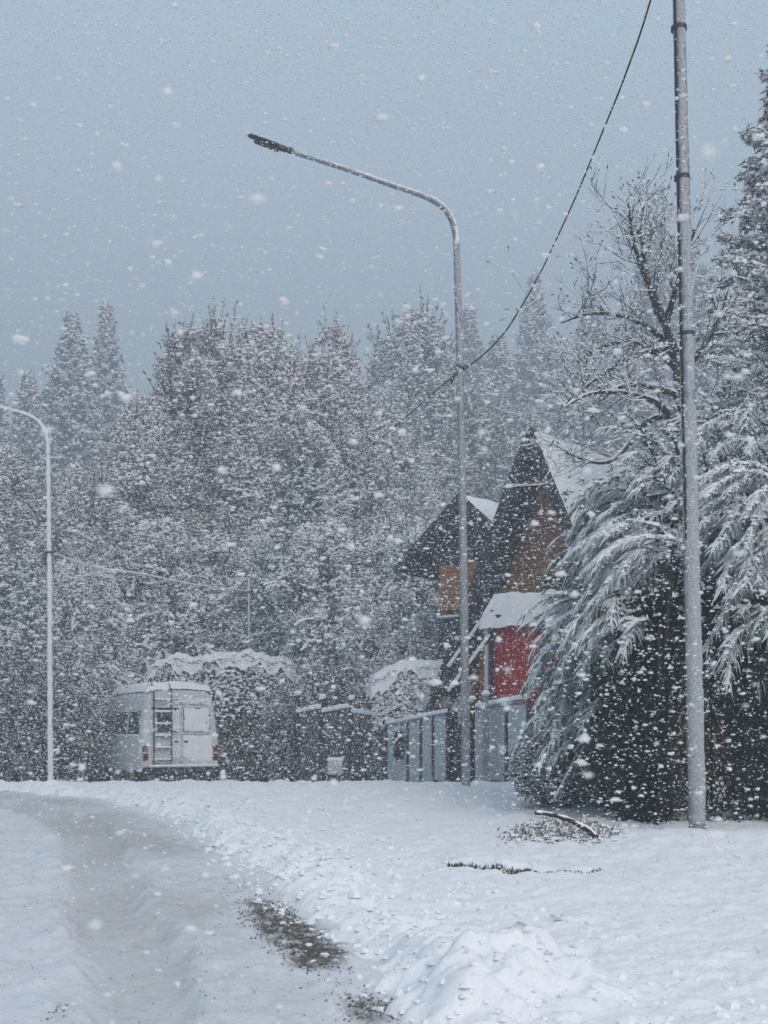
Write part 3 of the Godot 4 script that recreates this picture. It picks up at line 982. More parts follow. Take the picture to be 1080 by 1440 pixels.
# ------------------------------------------------------------------ lamps, poles, wires
func crust(pts: PackedVector3Array, rad: Array, face: Vector3, bare_share: float, thick: float, half := 1.1) -> Mb:
	# wind-blown snow frozen to one side of a pole: an uneven shell that runs out under the surface where the pole is bare
	var mb := Mb.new()
	var cv := Curve3D.new()
	cv.bake_interval = 0.05
	for p in pts: cv.add_point(p)
	var ln := cv.get_baked_length()
	var n := int(ln / 0.022)
	var k := 11
	var grid := []
	for i in n + 1:
		var lt := ln * i / n
		var q := cv.sample_baked(lt)
		var tg := (cv.sample_baked(minf(ln, lt + 0.05)) - cv.sample_baked(maxf(0, lt - 0.05))).normalized()
		var f := (face - tg * face.dot(tg)).normalized()
		var s := tg.cross(f).normalized()
		var fi := lt / ln * (rad.size() - 1)
		var r: float = lerpf(rad[int(fi)], rad[mini(int(fi) + 1, rad.size() - 1)], fi - int(fi))
		for j in k:
			var e := float(j) / (k - 1) * 2.0 - 1.0
			var a := e * half
			var v := 0.75 * fine.get_noise_2d(lt * 70.0 + ln * 9.0, e * 14.0) + 0.6 * noise.get_noise_2d(lt * 30.0, ln * 13.0 + e * 6.0) - bare_share
			v = clampf(v + 0.35 - 0.9 * e * e, -0.6, 1.0)
			if i == 0 or i == n: v = -0.6
			grid.append(q + (f * cos(a) + s * sin(a)) * (r + thick * v))
	mb.sheet(grid, k, n + 1)
	return mb

func sub_curve(raw: Array, n: int, tension := 0.25) -> PackedVector3Array:
	var cv := Curve3D.new()
	for i in raw.size():
		var t: Vector3 = (raw[mini(i + 1, raw.size() - 1)] - raw[maxi(i - 1, 0)]) * tension
		if i == 0 or i == raw.size() - 1: t *= 0.3
		cv.add_point(raw[i], -t, t)
	var out := PackedVector3Array()
	for k in n + 1:
		out.append(cv.sample_baked(cv.get_baked_length() * k / n, true))
	return out

func build_lamps() -> void:
	# near street lamp
	var d := 18.5
	var foot := at(655.5, 1108, d)
	foot.y = minf(foot.y, gy(foot.x, foot.z)) - 0.05
	var o := thing("street_lamp", "tall near street lamp with long dark arm bent over the road", "street lamp", foot)
	var L := func(px: float, py: float) -> Vector3: return at(px, py, d) - foot
	var pole := PackedVector3Array([Vector3.ZERO, L.call(652, 800), L.call(647, 520), L.call(642, 345)])
	var prad := [0.068, 0.062, 0.056, 0.05]
	part("pole", tube_mb(pole, prad, 14), M.steel, o)
	var bend := sub_curve([L.call(642, 346), L.call(639, 322), L.call(629, 299), L.call(612, 284), L.call(590, 274), L.call(560, 264)], 14, 0.22)
	var arm := PackedVector3Array(bend)
	arm.append(L.call(480, 236)); arm.append(L.call(408, 213))
	var ar := []
	for k in arm.size(): ar.append(lerpf(0.049, 0.03, float(k) / arm.size()))
	part("arm", tube_mb(arm, ar, 12), M.steel, o)
	var h := lamp_head(o, L.call(410, 213.5), L.call(347, 189))
	part("snow", crust(pole, prad, Vector3(0.25, 0, 1), -0.15, 0.012, 1.3), M.rime, o)
	var asn := crust(arm, ar, Vector3(0.0, 1, 0.15), 0.1, 0.02, 1.1)
	part("arm_snow", asn, M.snow, o)
	var col := Mb.new()
	col.box(L.call(647.5, 517) + Vector3(0, 0, 0), Vector3(0.15, 0.045, 0.15), Basis(), 0.008)
	col.box(L.call(652, 518) + Vector3(0.03, 0, 0.03), Vector3(0.09, 0.03, 0.03), Basis(), 0.006)
	col.box(L.call(637, 532), Vector3(0.045, 0.16, 0.045), Basis(Vector3(0, 0, 1), -0.5), 0.008)
	part("cable_clamp", col, M.dark_steel, o)
	var door := Mb.new()
	door.box(Vector3(0, 1.0, 0.062), Vector3(0.07, 0.3, 0.02), Basis(), 0.006)
	part("access_door", door, M.steel, o)
	# far street lamp at the left edge
	d = 30.0
	foot = at(71, 1092, d)
	foot.y = gy(foot.x, foot.z) - 0.1
	o = thing("street_lamp", "far street lamp with snow crusted curved arm at the left edge", "street lamp", foot)
	var K := func(px: float, py: float) -> Vector3: return at(px, py, d) - foot
	pole = PackedVector3Array([Vector3.ZERO, K.call(70, 850), K.call(68, 640)])
	prad = [0.075, 0.065, 0.055]
	part("pole", tube_mb(pole, prad, 10), M.steel, o)
	bend = sub_curve([K.call(68, 641), K.call(66, 617), K.call(57, 597), K.call(40, 585), K.call(15, 577)], 12, 0.22)
	arm = PackedVector3Array(bend)
	arm.append(K.call(-25, 568)); arm.append(K.call(-60, 561))
	ar = []
	for k in arm.size(): ar.append(lerpf(0.055, 0.036, float(k) / arm.size()))
	part("arm", tube_mb(arm, ar, 10), M.steel, o)
	lamp_head(o, K.call(-58, 561), K.call(-98, 552))
	part("snow", crust(pole, prad, Vector3(0.2, 0, 1), -0.3, 0.02, 1.4), M.snow, o)
	part("arm_snow", crust(arm, ar, Vector3(0.0, 0.8, 0.6), -0.4, 0.026, 1.3), M.snow, o)
	col = Mb.new()
	col.box(K.call(71, 777), Vector3(0.17, 0.06, 0.17), Basis(), 0.01)
	part("cable_clamp", col, M.dark_steel, o)
	# thick pole at the right
	d = 12.5
	foot = at(981, 1180, d)
	foot.y = gy(foot.x, foot.z) - 0.08
	o = thing("utility_pole", "thick snow plastered steel pole before the dark hedge at right", "utility pole", foot)
	var U := func(px: float, py: float) -> Vector3: return at(px, py, d) - foot
	pole = PackedVector3Array([Vector3.ZERO, U.call(972, 760), U.call(964, 400), U.call(954, -20), U.call(951, -150)])
	prad = [0.088, 0.08, 0.072, 0.062, 0.06]
	part("pole", tube_mb(pole, prad, 18), M.steel, o)
	var cab := PackedVector3Array([U.call(947, -120), U.call(947, 0), U.call(952, 300), U.call(956, 480), U.call(963, 760)])
	for i in cab.size(): cab[i] += Vector3(0.0, 0, 0.05)
	part("conduit", tube_mb(cab, [0.012, 0.012, 0.012, 0.012, 0.012], 6), M.rubber, o)
	var bands := Mb.new()
	for q in [[954.6, 40], [959, 250], [965.5, 470], [973, 800]]:
		ring(bands, U.call(q[0], q[1]), 0.083, 0.035)
	part("strap", bands, M.dark_steel, o)
	var lowp := PackedVector3Array([U.call(980.5, 1160), U.call(976, 950), U.call(972, 760), U.call(968, 570)])
	part("snow", crust(lowp, [0.087, 0.084, 0.08, 0.075], Vector3(0.12, 0, 1), -0.35, 0.016, 1.5), M.rime, o)
	var hip := PackedVector3Array([U.call(968, 575), U.call(964, 400), U.call(958, 150), U.call(954, -20)])
	part("snow", crust(hip, [0.075, 0.072, 0.067, 0.062], Vector3(0.1, 0, 1), -0.02, 0.012, 1.2), M.rime, o)
	# the thin mast above the hedge
	d = 38.0
	foot = at(351, 1085, d)
	foot.y = base_h(d) - 0.1
	o = thing("thin_mast", "thin pale mast standing up behind the clipped hedge", "pole", foot)
	var mp := PackedVector3Array([Vector3.ZERO, at(350.5, 950, d) - foot, at(350, 812, d) - foot])
	part("pole", tube_mb(mp, [0.04, 0.035, 0.03], 8), M.steel, o)
	part("snow", crust(mp, [0.04, 0.035, 0.03], Vector3(0.1, 0, 1), -0.4, 0.016, 1.3), M.snow, o)
	var hk := Mb.new()
	hk.box(at(350, 832, d) - foot, Vector3(0.14, 0.05, 0.14), Basis(), 0.01)
	part("hook", hk, M.dark_steel, o)
	# wires
	wire("overhead_cable", "black overhead cable sweeping up from near lamp to picture top", [[648, 520, 18.5], [690, 489, 17.6], [735, 428, 16.7], [790, 320, 15.6], [845, 191, 14.6], [885, 90, 13.8], [915, 0, 13.1], [948, -115, 12.5]], 0.011, 0.0)
	wire("overhead_cable", "dark cable slanting down left from the near lamp into trees", [[643, 524, 18.5], [600, 561, 21.5], [540, 613, 25.5], [490, 655, 29.0], [420, 740, 34.0], [351, 830, 38.0]], 0.012, 0.0)
	wire("service_wire", "thin snow lined wire from far lamp to the thin mast", [[72, 777, 30.0], [130, 797, 31.5], [200, 808, 33.2], [270, 822, 35.5], [350, 832, 38.0]], 0.012, 0.9)

func tube_mb(pts: PackedVector3Array, rad: Array, sides: int) -> Mb:
	var mb := Mb.new()
	mb.tube(pts, rad, sides)
	return mb

func ring(mb: Mb, p: Vector3, r: float, h: float) -> void:
	mb.tube(PackedVector3Array([p - Vector3(0, h / 2, 0), p + Vector3(0, h / 2, 0)]), [r, r], 16)

func lamp_head(o: Node3D, a: Vector3, b: Vector3) -> Node3D:
	# a slim housing that tapers towards its tip, with a glass bowl below
	var x := (b - a).normalized()
	var y := (Vector3.UP - x * x.y).normalized()
	var z := x.cross(y)
	var l := a.distance_to(b)
	var mb := Mb.new()
	var secs := [[0.0, 0.035, 0.04], [0.06, 0.036, 0.06], [0.22, 0.04, 0.08], [0.6, 0.036, 0.085], [0.9, 0.03, 0.065], [1.0, 0.02, 0.05]]
	var rows := []
	for s in secs:
		var row := []
		for k in 12:
			var t := TAU * k / 12
			row.append(a + x * l * s[0] + y * sin(t) * s[1] + z * cos(t) * s[2])
		rows.append(row)
	for i in rows.size() - 1:
		for k in 12:
			var j := (k + 1) % 12
			mb.quad(rows[i][j], rows[i][k], rows[i + 1][k], rows[i + 1][j])
	for k in range(1, 11):
		mb.tri(rows[0][0], rows[0][k], rows[0][k + 1])
		mb.tri(rows[5][0], rows[5][k + 1], rows[5][k])
	var h := part("lamp_head", mb, M.dark_steel, o)
	var gl := Mb.new()
	gl.box(a + x * l * 0.55 - y * 0.045, Vector3(l * 0.55, 0.03, 0.15), Basis(x, y, z), 0.012)
	part("glass_bowl", gl, M.glass, h)
	var kn := Mb.new()
	kn.box(a + x * 0.02 + y * 0.015, Vector3(0.09, 0.075, 0.08), Basis(x, y, z), 0.02)
	part("bracket", kn, M.dark_steel, o)
	return h

func wire(called: String, label: String, raw: Array, r: float, snow: float) -> void:
	var pts := []
	for q in raw: pts.append(at(q[0], q[1], q[2]))
	var c := sub_curve(pts, 60, 0.25)
	var o := thing(called, label, "cable", c[0])
	for i in c.size(): c[i] -= o.position
	var mb := Mb.new()
	mb.tube(c, r, 6)
	part("cable", mb, M.rubber, o)
	if snow > 0:
		var sn := Mb.new()
		var rr := []
		for i in c.size(): rr.append(r)
		part("snow", crust(c, rr, Vector3(0, 0.8, 0.6), -0.7, 0.03, 1.6), M.snow, o)

# ------------------------------------------------------------------ camper van
func smooth_loft(secs: Array, closed := true) -> Mb:
	# sections of equal point count, smooth shading with creases left to the section spacing
	var m: int = secs[0].size()
	var nn := []
	for i in secs.size():
		var row := []
		for k in m:
			var a: Vector3 = secs[i][(k + 1) % m] - secs[i][(k - 1 + m) % m]
			var b: Vector3 = secs[mini(i + 1, secs.size() - 1)][k] - secs[maxi(i - 1, 0)][k]
			row.append(b.cross(a).normalized())
		nn.append(row)
	var mb := Mb.new()
	for i in secs.size() - 1:
		for k in m:
			var j := (k + 1) % m
			mb.stri(secs[i][k], secs[i + 1][j], secs[i][j], nn[i][k], nn[i + 1][j], nn[i][j])
			mb.stri(secs[i][k], secs[i + 1][k], secs[i + 1][j], nn[i][k], nn[i + 1][k], nn[i + 1][j])
	return mb

func van_section(z: float, wb: float, ww: float, wt: float, y0: float, yw: float, yt: float, r: float) -> Array:
	# right half outline mirrored: sill, waist, cant rail, rounded roof
	var half := [Vector2(wb * 0.5 - 0.05, y0), Vector2(wb * 0.5, y0 + 0.06), Vector2(ww * 0.5, yw), Vector2(lerpf(ww, wt, 0.55) * 0.5, lerpf(yw, yt - r, 0.6)), Vector2(wt * 0.5, yt - r)]
	for k in range(1, 6):
		var a := k * PI / 2 / 6
		half.append(Vector2(wt * 0.5 - r * 1.3 * (1 - cos(a)), yt - r + r * sin(a) * 0.93))
	half.append(Vector2(wt * 0.18, yt))
	var out := []
	for p in half: out.append(Vector3(p.x, p.y, z))
	for i in range(half.size() - 1, -1, -1): out.append(Vector3(-half[i].x, half[i].y, z))
	return out

func build_van() -> void:
	var d := 30.0
	var pos := at(254, 1100, d)
	pos.y = gy(pos.x, pos.z) - 0.1
	var o := thing("camper_van", "white high roofed camper van with rear ladder parked under snow", "van", pos, deg_to_rad(27))
	var yt := 2.36
	var secs := []
	for s in [[0.0, 1.8, 1.84, 1.52, 0.42, 1.05, yt - 0.03, 0.22], [-0.05, 1.88, 1.92, 1.6, 0.40, 1.05, yt, 0.24], [-0.3, 1.9, 1.94, 1.64, 0.4, 1.05, yt + 0.02, 0.24], [-2.0, 1.9, 1.94, 1.66, 0.4, 1.05, yt + 0.03, 0.24], [-3.2, 1.9, 1.94, 1.64, 0.4, 1.05, yt, 0.24], [-3.7, 1.9, 1.94, 1.58, 0.4, 1.05, yt - 0.18, 0.24], [-4.15, 1.88, 1.9, 1.5, 0.4, 1.05, 1.72, 0.2], [-4.45, 1.82, 1.84, 1.5, 0.42, 0.95, 1.22, 0.12], [-4.62, 1.7, 1.72, 1.5, 0.45, 0.8, 1.05, 0.1]]:
		secs.append(van_section(s[0], s[1], s[2], s[3], s[4], s[5], s[6], s[7]))
	var body := smooth_loft(secs)
	for cap in [0, secs.size() - 1]:
		var ctr := Vector3(0, 1.1, secs[cap][0].z)
		for k in secs[cap].size():
			var a: Vector3 = secs[cap][k]
			var b: Vector3 = secs[cap][(k + 1) % secs[cap].size()]
			if cap == 0: body.tri(ctr, a, b)
			else: body.tri(ctr, b, a)
	part("body", body, M.van, o)
	# rear doors: two leaves with a gap between
	for sx in [-1.0, 1.0]:
		var dm := Mb.new()
		dm.box(Vector3(sx * 0.4, 0.92, 0.012), Vector3(0.77, 0.74, 0.03), Basis(), 0.012)
		var dn := part("rear_door", dm, M.van, o)
		var hd := Mb.new()
		hd.box(Vector3(sx * 0.12, 1.12, 0.04), Vector3(0.1, 0.045, 0.03), Basis(), 0.008)
		part("handle", hd, M.dark_steel, dn)
		var wm := Mb.new()
		wm.box(Vector3(sx * 0.385, 1.63, 0.008), Vector3(0.66, 0.58, 0.03), Basis(), 0.012)
		var wn := part("rear_window", wm, M.glass, o)
		var fr := Mb.new()
		fr.box(Vector3(sx * 0.385, 1.94, 0.016), Vector3(0.72, 0.035, 0.04)); fr.box(Vector3(sx * 0.385, 1.32, 0.016), Vector3(0.72, 0.035, 0.04))
		fr.box(Vector3(sx * 0.735, 1.63, 0.016), Vector3(0.035, 0.585, 0.04)); fr.box(Vector3(sx * 0.035, 1.63, 0.016), Vector3(0.035, 0.585, 0.04))
		part("frame", fr, M.van, wn)
	# snow frozen to the rear glass and doors
	var sn := Mb.new()
	for q in [[0.39, 1.64, 0.62, 0.56], [0.42, 0.97, 0.7, 0.6], [-0.15, 1.62, 0.2, 0.5], [-0.66, 1.62, 0.16, 0.5], [-0.1, 0.95, 0.2, 0.5], [0.3, 2.08, 0.9, 0.14], [-0.45, 0.66, 0.5, 0.12]]:
		var g := []
		var nx := 18
		var ny := 16
		for j in ny:
			for i in nx:
				var e := minf(minf(i, nx - 1 - i), minf(j, ny - 1 - j))
				g.append(Vector3(q[0] + (float(i) / (nx - 1) - 0.5) * q[2] + fine.get_noise_2d(j * 40, i * 9) * 0.05, q[1] + (float(j) / (ny - 1) - 0.5) * q[3] + fine.get_noise_2d(i * 40, j * 9 + 70) * 0.06, 0.03 + (0.0 if e < 1 else 0.012 + 0.012 * noise.get_noise_2d(i * 30 + q[0] * 99, j * 30))))
		sn.sheet(g, nx, ny)
	part("door_snow", sn, M.snow, o)
	# ladder on the left door
	var lad := Node3D.new()
	lad.name = "ladder"
	o.add_child(lad)
	for x in [-0.68, -0.26]:
		var rail := Mb.new()
		rail.tube(sub_curve([Vector3(x, 0.55, 0.05), Vector3(x, 0.62, 0.12), Vector3(x, 1.2, 0.13), Vector3(x, 2.05, 0.12), Vector3(x, 2.36, 0.08), Vector3(x, 2.48, -0.08)], 14), 0.019, 8)
		part("rail", rail, M.dark_steel, lad)
	for k in 6:
		var y := 0.68 + k * 0.28
		var rung := Mb.new()
		rung.tube(PackedVector3Array([Vector3(-0.68, y, 0.13), Vector3(-0.26, y, 0.13)]), 0.017, 8)
		part("rung", rung, M.dark_steel, lad)
		var rs := Mb.new()
		rs.box(Vector3(-0.47, y + 0.035, 0.13), Vector3(0.40, 0.05, 0.06), Basis(), 0.018)
		part("rung_snow", rs, M.snow, lad)
	# dark backing behind the ladder: the left window stays clear there
	# tail lights
	for sx in [-1.0, 1.0]:
		var tl := Mb.new()
		tl.box(Vector3(sx * 0.86, 0.86, 0.0), Vector3(0.13, 0.36, 0.07), Basis(), 0.015)
		var tln := part("tail_light", tl, M.tail, o)
		var bz := Mb.new()
		bz.box(Vector3(sx * 0.86, 0.86, 0.037), Vector3(0.10, 0.04, 0.01))
		part("reflector", bz, M.plastic, tln)
	# bumper with snow, number plate
	var bm := Mb.new()
	bm.box(Vector3(0, 0.44, 0.06), Vector3(1.86, 0.18, 0.22), Basis(), 0.04)
	var bmn := part("bumper", bm, M.rubber, o)
	var bs := Mb.new()
	bs.box(Vector3(0.05, 0.555, 0.09), Vector3(1.7, 0.06, 0.17), Basis(), 0.028)
	part("bumper_snow", bs, M.snow, bmn)
	bm = Mb.new()
	bm.box(Vector3(0, 0.27, -0.02), Vector3(1.7, 0.16, 0.1), Basis(), 0.02)
	part("valance", bm, M.dark_steel, o)
	bm = Mb.new()
	bm.box(Vector3(0.0, 0.70, 0.035), Vector3(0.5, 0.13, 0.015))
	part("number_plate", bm, M.plastic, o)
	# side windows, on both sides, leaning with the wall
	for sx in [-1.0, 1.0]:
		var lean := Basis(Vector3(0, 0, 1), sx * atan2(0.12, 0.95))
		for q in [[-0.75, 0.95], [-1.95, 1.1], [-3.15, 0.95]]:
			var wm := Mb.new()
			wm.box(Vector3(sx * 0.905, 1.56, q[0]), Vector3(0.025, 0.56, q[1]), lean, 0.01)
			var wn := part("side_window", wm, M.glass, o)
			var ps := Mb.new()
			ps.box(Vector3(sx * 0.945, 1.27, q[0]), Vector3(0.06, 0.05, q[1] * 0.95), lean, 0.02)
			part("sill_snow", ps, M.snow, wn)
	# windscreen and mirrors
	var ws := Mb.new()
	ws.box(Vector3(0, 1.62, -4.06), Vector3(1.4, 0.62, 0.02), Basis(Vector3(1, 0, 0), -0.72), 0.008)
	part("windscreen", ws, M.glass, o)
	for sx in [-1.0, 1.0]:
		var mm := Mb.new()
		mm.box(Vector3(sx * 1.1, 1.42, -3.75), Vector3(0.2, 0.3, 0.1), Basis(), 0.03)
		mm.box(Vector3(sx * 0.97, 1.35, -3.75), Vector3(0.14, 0.04, 0.04))
		part("mirror", mm, M.dark_steel, o)
	# wheels
	for sx in [-1.0, 1.0]:
		for z in [-0.85, -3.65]:
			var ty := Mb.new()
			var c := Vector3(sx * 0.83, 0.34, z)
			ty.tube(PackedVector3Array([c - Vector3(0.11, 0, 0), c - Vector3(0.09, 0, 0), c + Vector3(0.09, 0, 0), c + Vector3(0.11, 0, 0)]), [0.29, 0.34, 0.34, 0.29], 24)
			var wn := part("wheel", ty, M.rubber, o)
			var rm := Mb.new()
			rm.tube(PackedVector3Array([c + Vector3(sx * 0.1, 0, 0), c + Vector3(sx * 0.122, 0, 0)]), [0.2, 0.17], 20)
			part("rim", rm, M.steel, wn)
			var ms := Mb.new()
			ms.box(c + Vector3(sx * 0.125, 0.1, 0), Vector3(0.03, 0.14, 0.3), Basis(), 0.014)
			part("arch_snow", ms, M.snow, wn)
	o.scale = Vector3.ONE * 1.05
	# roof rack under a slab of snow
	for sx in [-1.0, 1.0]:
		var rr := Mb.new()
		rr.tube(PackedVector3Array([Vector3(sx * 0.66, yt + 0.09, -0.15), Vector3(sx * 0.66, yt + 0.11, -3.1)]), 0.02, 8)
		for z in [-0.2, -1.1, -2.0, -3.0]:
			rr.tube(PackedVector3Array([Vector3(sx * 0.66, yt - 0.06, z), Vector3(sx * 0.66, yt + 0.1, z)]), 0.015, 6)
		part("roof_rail", rr, M.dark_steel, o)
	var rs := Mb.new()
	var g := []
	var nx := 26
	var nz := 60
	for j in nz:
		for i in nx:
			var u := float(i) / (nx - 1) * 2 - 1
			var w := float(j) / (nz - 1)
			var z := lerpf(0.03, -3.45, w)
			var ed := minf(1.0, minf((1 - absf(u)) * 6.0, minf(w, 1 - w) * 22.0))
			g.append(Vector3(u * (0.78 + 0.03 * noise.get_noise_1d(z * 40)), yt - 0.05 + 0.06 * (1 - u * u) + 0.17 * sqrt(ed) + 0.07 * noise.get_noise_2d(u * 30, z * 30) * ed, z))
	rs.sheet(g, nx, nz)
	part("roof_snow", rs, M.snow, o)

# ------------------------------------------------------------------ house
func roof_slab(p_ridge: Vector3, w: float, drop: float, sx: float, zf: float, zb: float, th: float) -> Mb:
	var mb := Mb.new()
	var a := p_ridge
	var b := p_ridge + Vector3(sx * w, -drop, 0)
	var n := Vector3(sx * drop, w, 0).normalized() * th
	var f := []
	for z in [zf, zb]:
		f.append_array([a + Vector3(0, 0, z), b + Vector3(0, 0, z), b + n + Vector3(0, 0, z), a + Vector3(0, n.y + absf(n.x) * w / drop * 0.0 + n.length() * 0.0, 0) + Vector3(0, th * 0.9, z)])
	var q := [[0, 1, 2, 3], [5, 4, 7, 6], [1, 5, 6, 2], [3, 2, 6, 7], [4, 5, 1, 0], [4, 0, 3, 7]]
	for s in q:
		if sx > 0: mb.quad(f[s[0]], f[s[1]], f[s[2]], f[s[3]])
		else: mb.quad(f[s[3]], f[s[2]], f[s[1]], f[s[0]])
	return mb

func roof_snow(p_ridge: Vector3, w: float, drop: float, sx: float, zf: float, zb: float, th: float, depth: float) -> Mb:
	var n := Vector3(sx * drop, w, 0).normalized()
	var nx := 28
	var nz := 40
	var g := []
	for j in nz:
		for i in nx:
			var u := float(i) / (nx - 1)
			var v := float(j) / (nz - 1)
			var e := minf(1.0, minf(u * 8 + 0.5, minf((1 - u) * 12, minf(v, 1 - v) * 20)))
			var p := p_ridge + Vector3(sx * w * u * 1.01, -drop * u * 1.01, lerpf(zf + 0.02, zb, v))
			g.append(p + n * (th - 0.02) + n * depth * sqrt(maxf(e, 0)) * (1.0 + 0.5 * noise.get_noise_2d(u * 40, v * 60)))
	var mb := Mb.new()
	if sx > 0:
		mb.sheet(g, nx, nz)
	else:
		var r := []
		for j in nz:
			for i in nx: r.append(g[j * nx + nx - 1 - i])
		mb.sheet(r, nx, nz)
	return mb

func build_house() -> void:
	var a := deg_to_rad(38.0)
	var apex := at(745, 603, 27.0)
	var ov := 1.1
	var nrm := Vector3(-sin(a), 0, cos(a))
	var org := Vector3(apex.x, 0, apex.z) - nrm * ov
	org.y = gy(org.x, org.z) - 0.05
	var o := thing("steep_roofed_house", "steep roofed chalet with orange wood wall and dark deep eaves", "house", org, -a)
	var yr := apex.y - org.y - 0.14
	var w := 2.75
	var drop := 6.2
	for sx in [-1.0, 1.0]:
		var sl := part("roof", roof_slab(Vector3(0, yr, 0), w, drop, sx, ov, -7.0, 0.14), M.dark_wood, o)
		part("roof_snow", roof_snow(Vector3(0, yr, 0), w, drop, sx, ov, -7.0, 0.14, 0.12 if sx > 0 else 0.05), M.snow, sl)
		var bg := Mb.new()
		var p0 := Vector3(0, yr + 0.02, ov + 0.03)
		var p1 := Vector3(sx * w, yr - drop + 0.02, ov + 0.03)
		var dir := (p1 - p0).normalized()
		bg.box((p0 + p1) / 2, Vector3(p0.distance_to(p1), 0.24, 0.05), Basis(Vector3(0, 0, 1), atan2(dir.y, dir.x)))
		part("bargeboard", bg, M.dark_wood, o)
	# gable wall: horizontal boards, each its own piece
	var bh := 0.19
	var k := 0
	var y := 0.0
	while y < yr - 0.25:
		var half := minf(2.55, (yr - y - bh) * w / drop - 0.02)
		if half < 0.1: break
		var b := Mb.new()
		b.box(Vector3(0, y + bh / 2, 0.0 + (0.006 if k % 2 == 0 else 0.0)), Vector3(half * 2, bh - 0.014, 0.07), Basis(), 0.012)
		part("board", b, M.orange, o)
		y += bh
		k += 1
	var core := Mb.new()
	core.box(Vector3(0, 1.25, -3.4), Vector3(5.0, 2.5, 6.6))
	part("wall", core, M.orange, o)
	var wn := Mb.new()
	wn.box(Vector3(0.2, 4.3, 0.05), Vector3(0.8, 1.0, 0.04), Basis(), 0.01)
	var wnn := part("window", wn, M.glass, o)
	wn = Mb.new()
	for q in [[0.2, 4.83, 0.96, 0.08], [0.2, 3.77, 0.96, 0.08], [-0.24, 4.3, 0.08, 0.98], [0.64, 4.3, 0.08, 0.98], [0.2, 4.3, 0.05, 0.98]]:
		wn.box(Vector3(q[0], q[1], 0.075), Vector3(q[2], q[3], 0.05))
	part("frame", wn, M.dark_wood, wnn)
	# the low wing in front, with a flatter gable
	var wa := at(645, 697, 29.6)
	var c := o.to_local(wa) if o.is_inside_tree() else o.transform.affine_inverse() * wa
	var wy := c.y - 0.12
	var ww := 1.95
	var wd := 1.62
	for sx in [-1.0, 1.0]:
		var sl := part("roof", roof_slab(Vector3(c.x, wy, c.z), ww, wd, sx, 0.0, -4.6, 0.12), M.dark_wood, o)
		part("roof_snow", roof_snow(Vector3(c.x, wy, c.z), ww, wd, sx, 0.0, -4.6, 0.12, 0.14), M.snow, sl)
		var bg := Mb.new()
		var p0 := Vector3(c.x, wy + 0.02, c.z + 0.03)
		var p1 := Vector3(c.x + sx * ww, wy - wd + 0.02, c.z + 0.03)
		var dir := (p1 - p0).normalized()
		bg.box((p0 + p1) / 2, Vector3(p0.distance_to(p1), 0.22, 0.05), Basis(Vector3(0, 0, 1), atan2(dir.y, dir.x)))
		part("bargeboard", bg, M.dark_wood, o)
	y = 0.0
	k = 0
	while y < wy - 0.2:
		var half := minf(0.95, (wy - y - bh) * ww / wd - 0.02)
		if half < 0.1: break
		var b := Mb.new()
		b.box(Vector3(c.x, y + bh / 2, c.z - 0.55 + (0.006 if k % 2 == 0 else 0.0)), Vector3(half * 2, bh - 0.014, 0.07), Basis(), 0.012)
		part("board", b, M.dark_wood if y > wy - wd + 0.1 or y < 4.3 else M.orange, o)
		y += bh
		k += 1
	core = Mb.new()
	core.box(Vector3(c.x, (wy - wd) / 2, c.z - 2.6), Vector3(1.85, wy - wd - 0.1, 4.0))
	part("wall", core, M.orange, o)
	wn = Mb.new()
	wn.box(Vector3(c.x - 0.1, 3.35, c.z - 0.5), Vector3(1.5, 1.5, 0.04))
	wnn = part("window", wn, M.glass, o)
	wn = Mb.new()
	for q in [[-0.1, 4.13, 1.66, 0.09], [-0.1, 2.57, 1.66, 0.09], [-0.88, 3.35, 0.09, 1.5], [0.68, 3.35, 0.09, 1.5], [-0.1, 3.35, 0.06, 1.5], [-0.1, 3.7, 1.5, 0.05]]:
		wn.box(Vector3(c.x + q[0], q[1], c.z - 0.47), Vector3(q[2], q[3], 0.06))
	part("frame", wn, M.dark_wood, wnn)
	var ss := Mb.new()
	ss.box(Vector3(c.x - 0.1, 4.21, c.z - 0.44), Vector3(1.66, 0.06, 0.12), Basis(), 0.02)
	part("sill_snow", ss, M.snow, wnn)
	# red boarded porch
	var rp := at(722, 1080, 24.0)
	rp.y = gy(rp.x, rp.z) - 0.05
	var s := thing("red_porch", "small red boarded porch with thick snow on its flat roof", "porch", rp, -0.25)
	for i in 12:
		var b := Mb.new()
		b.box(Vector3(-0.42 + i * 0.15, 1.65, 0.0 + (0.008 if i % 2 == 0 else 0.0)), Vector3(0.142, 3.3, 0.05), Basis(), 0.01)
		part("board", b, M.red, s)
	for i in 8:
		var b := Mb.new()
		b.box(Vector3(-0.52, 1.65, -0.1 - i * 0.15), Vector3(0.05, 3.3, 0.142), Basis(), 0.01)
		part("board", b, M.red, s)
	var cp := Mb.new()
	cp.box(Vector3(-0.53, 1.65, 0.03), Vector3(0.09, 3.32, 0.09), Basis(), 0.015)
	part("corner_post", cp, M.plastic, s)
	cp = Mb.new()
	cp.box(Vector3(0.48, 3.36, -0.55), Vector3(2.15, 0.12, 1.4), Basis(), 0.02)
	var rf := part("roof", cp, M.dark_wood, s)
	var sg := []
	var nx := 36
	var nz := 26
	for j in nz:
		for i in nx:
			var u := float(i) / (nx - 1) * 2 - 1
			var v := float(j) / (nz - 1) * 2 - 1
			var e := clampf(minf((1 - absf(u)) * 4, (1 - absf(v)) * 3), 0, 1)
			sg.append(Vector3(0.48 + u * 1.12 + 0.06 * noise.get_noise_2d(v * 60, u * 30), 3.3 - 0.14 * (1.0 - e) * (1.0 + 0.5 * noise.get_noise_1d(u * 40)) + 0.55 * pow(e, 0.5) + 0.14 * noise.get_noise_2d(u * 40, v * 40) * e, -0.55 - v * 0.76 + 0.05 * noise.get_noise_1d(u * 70)))
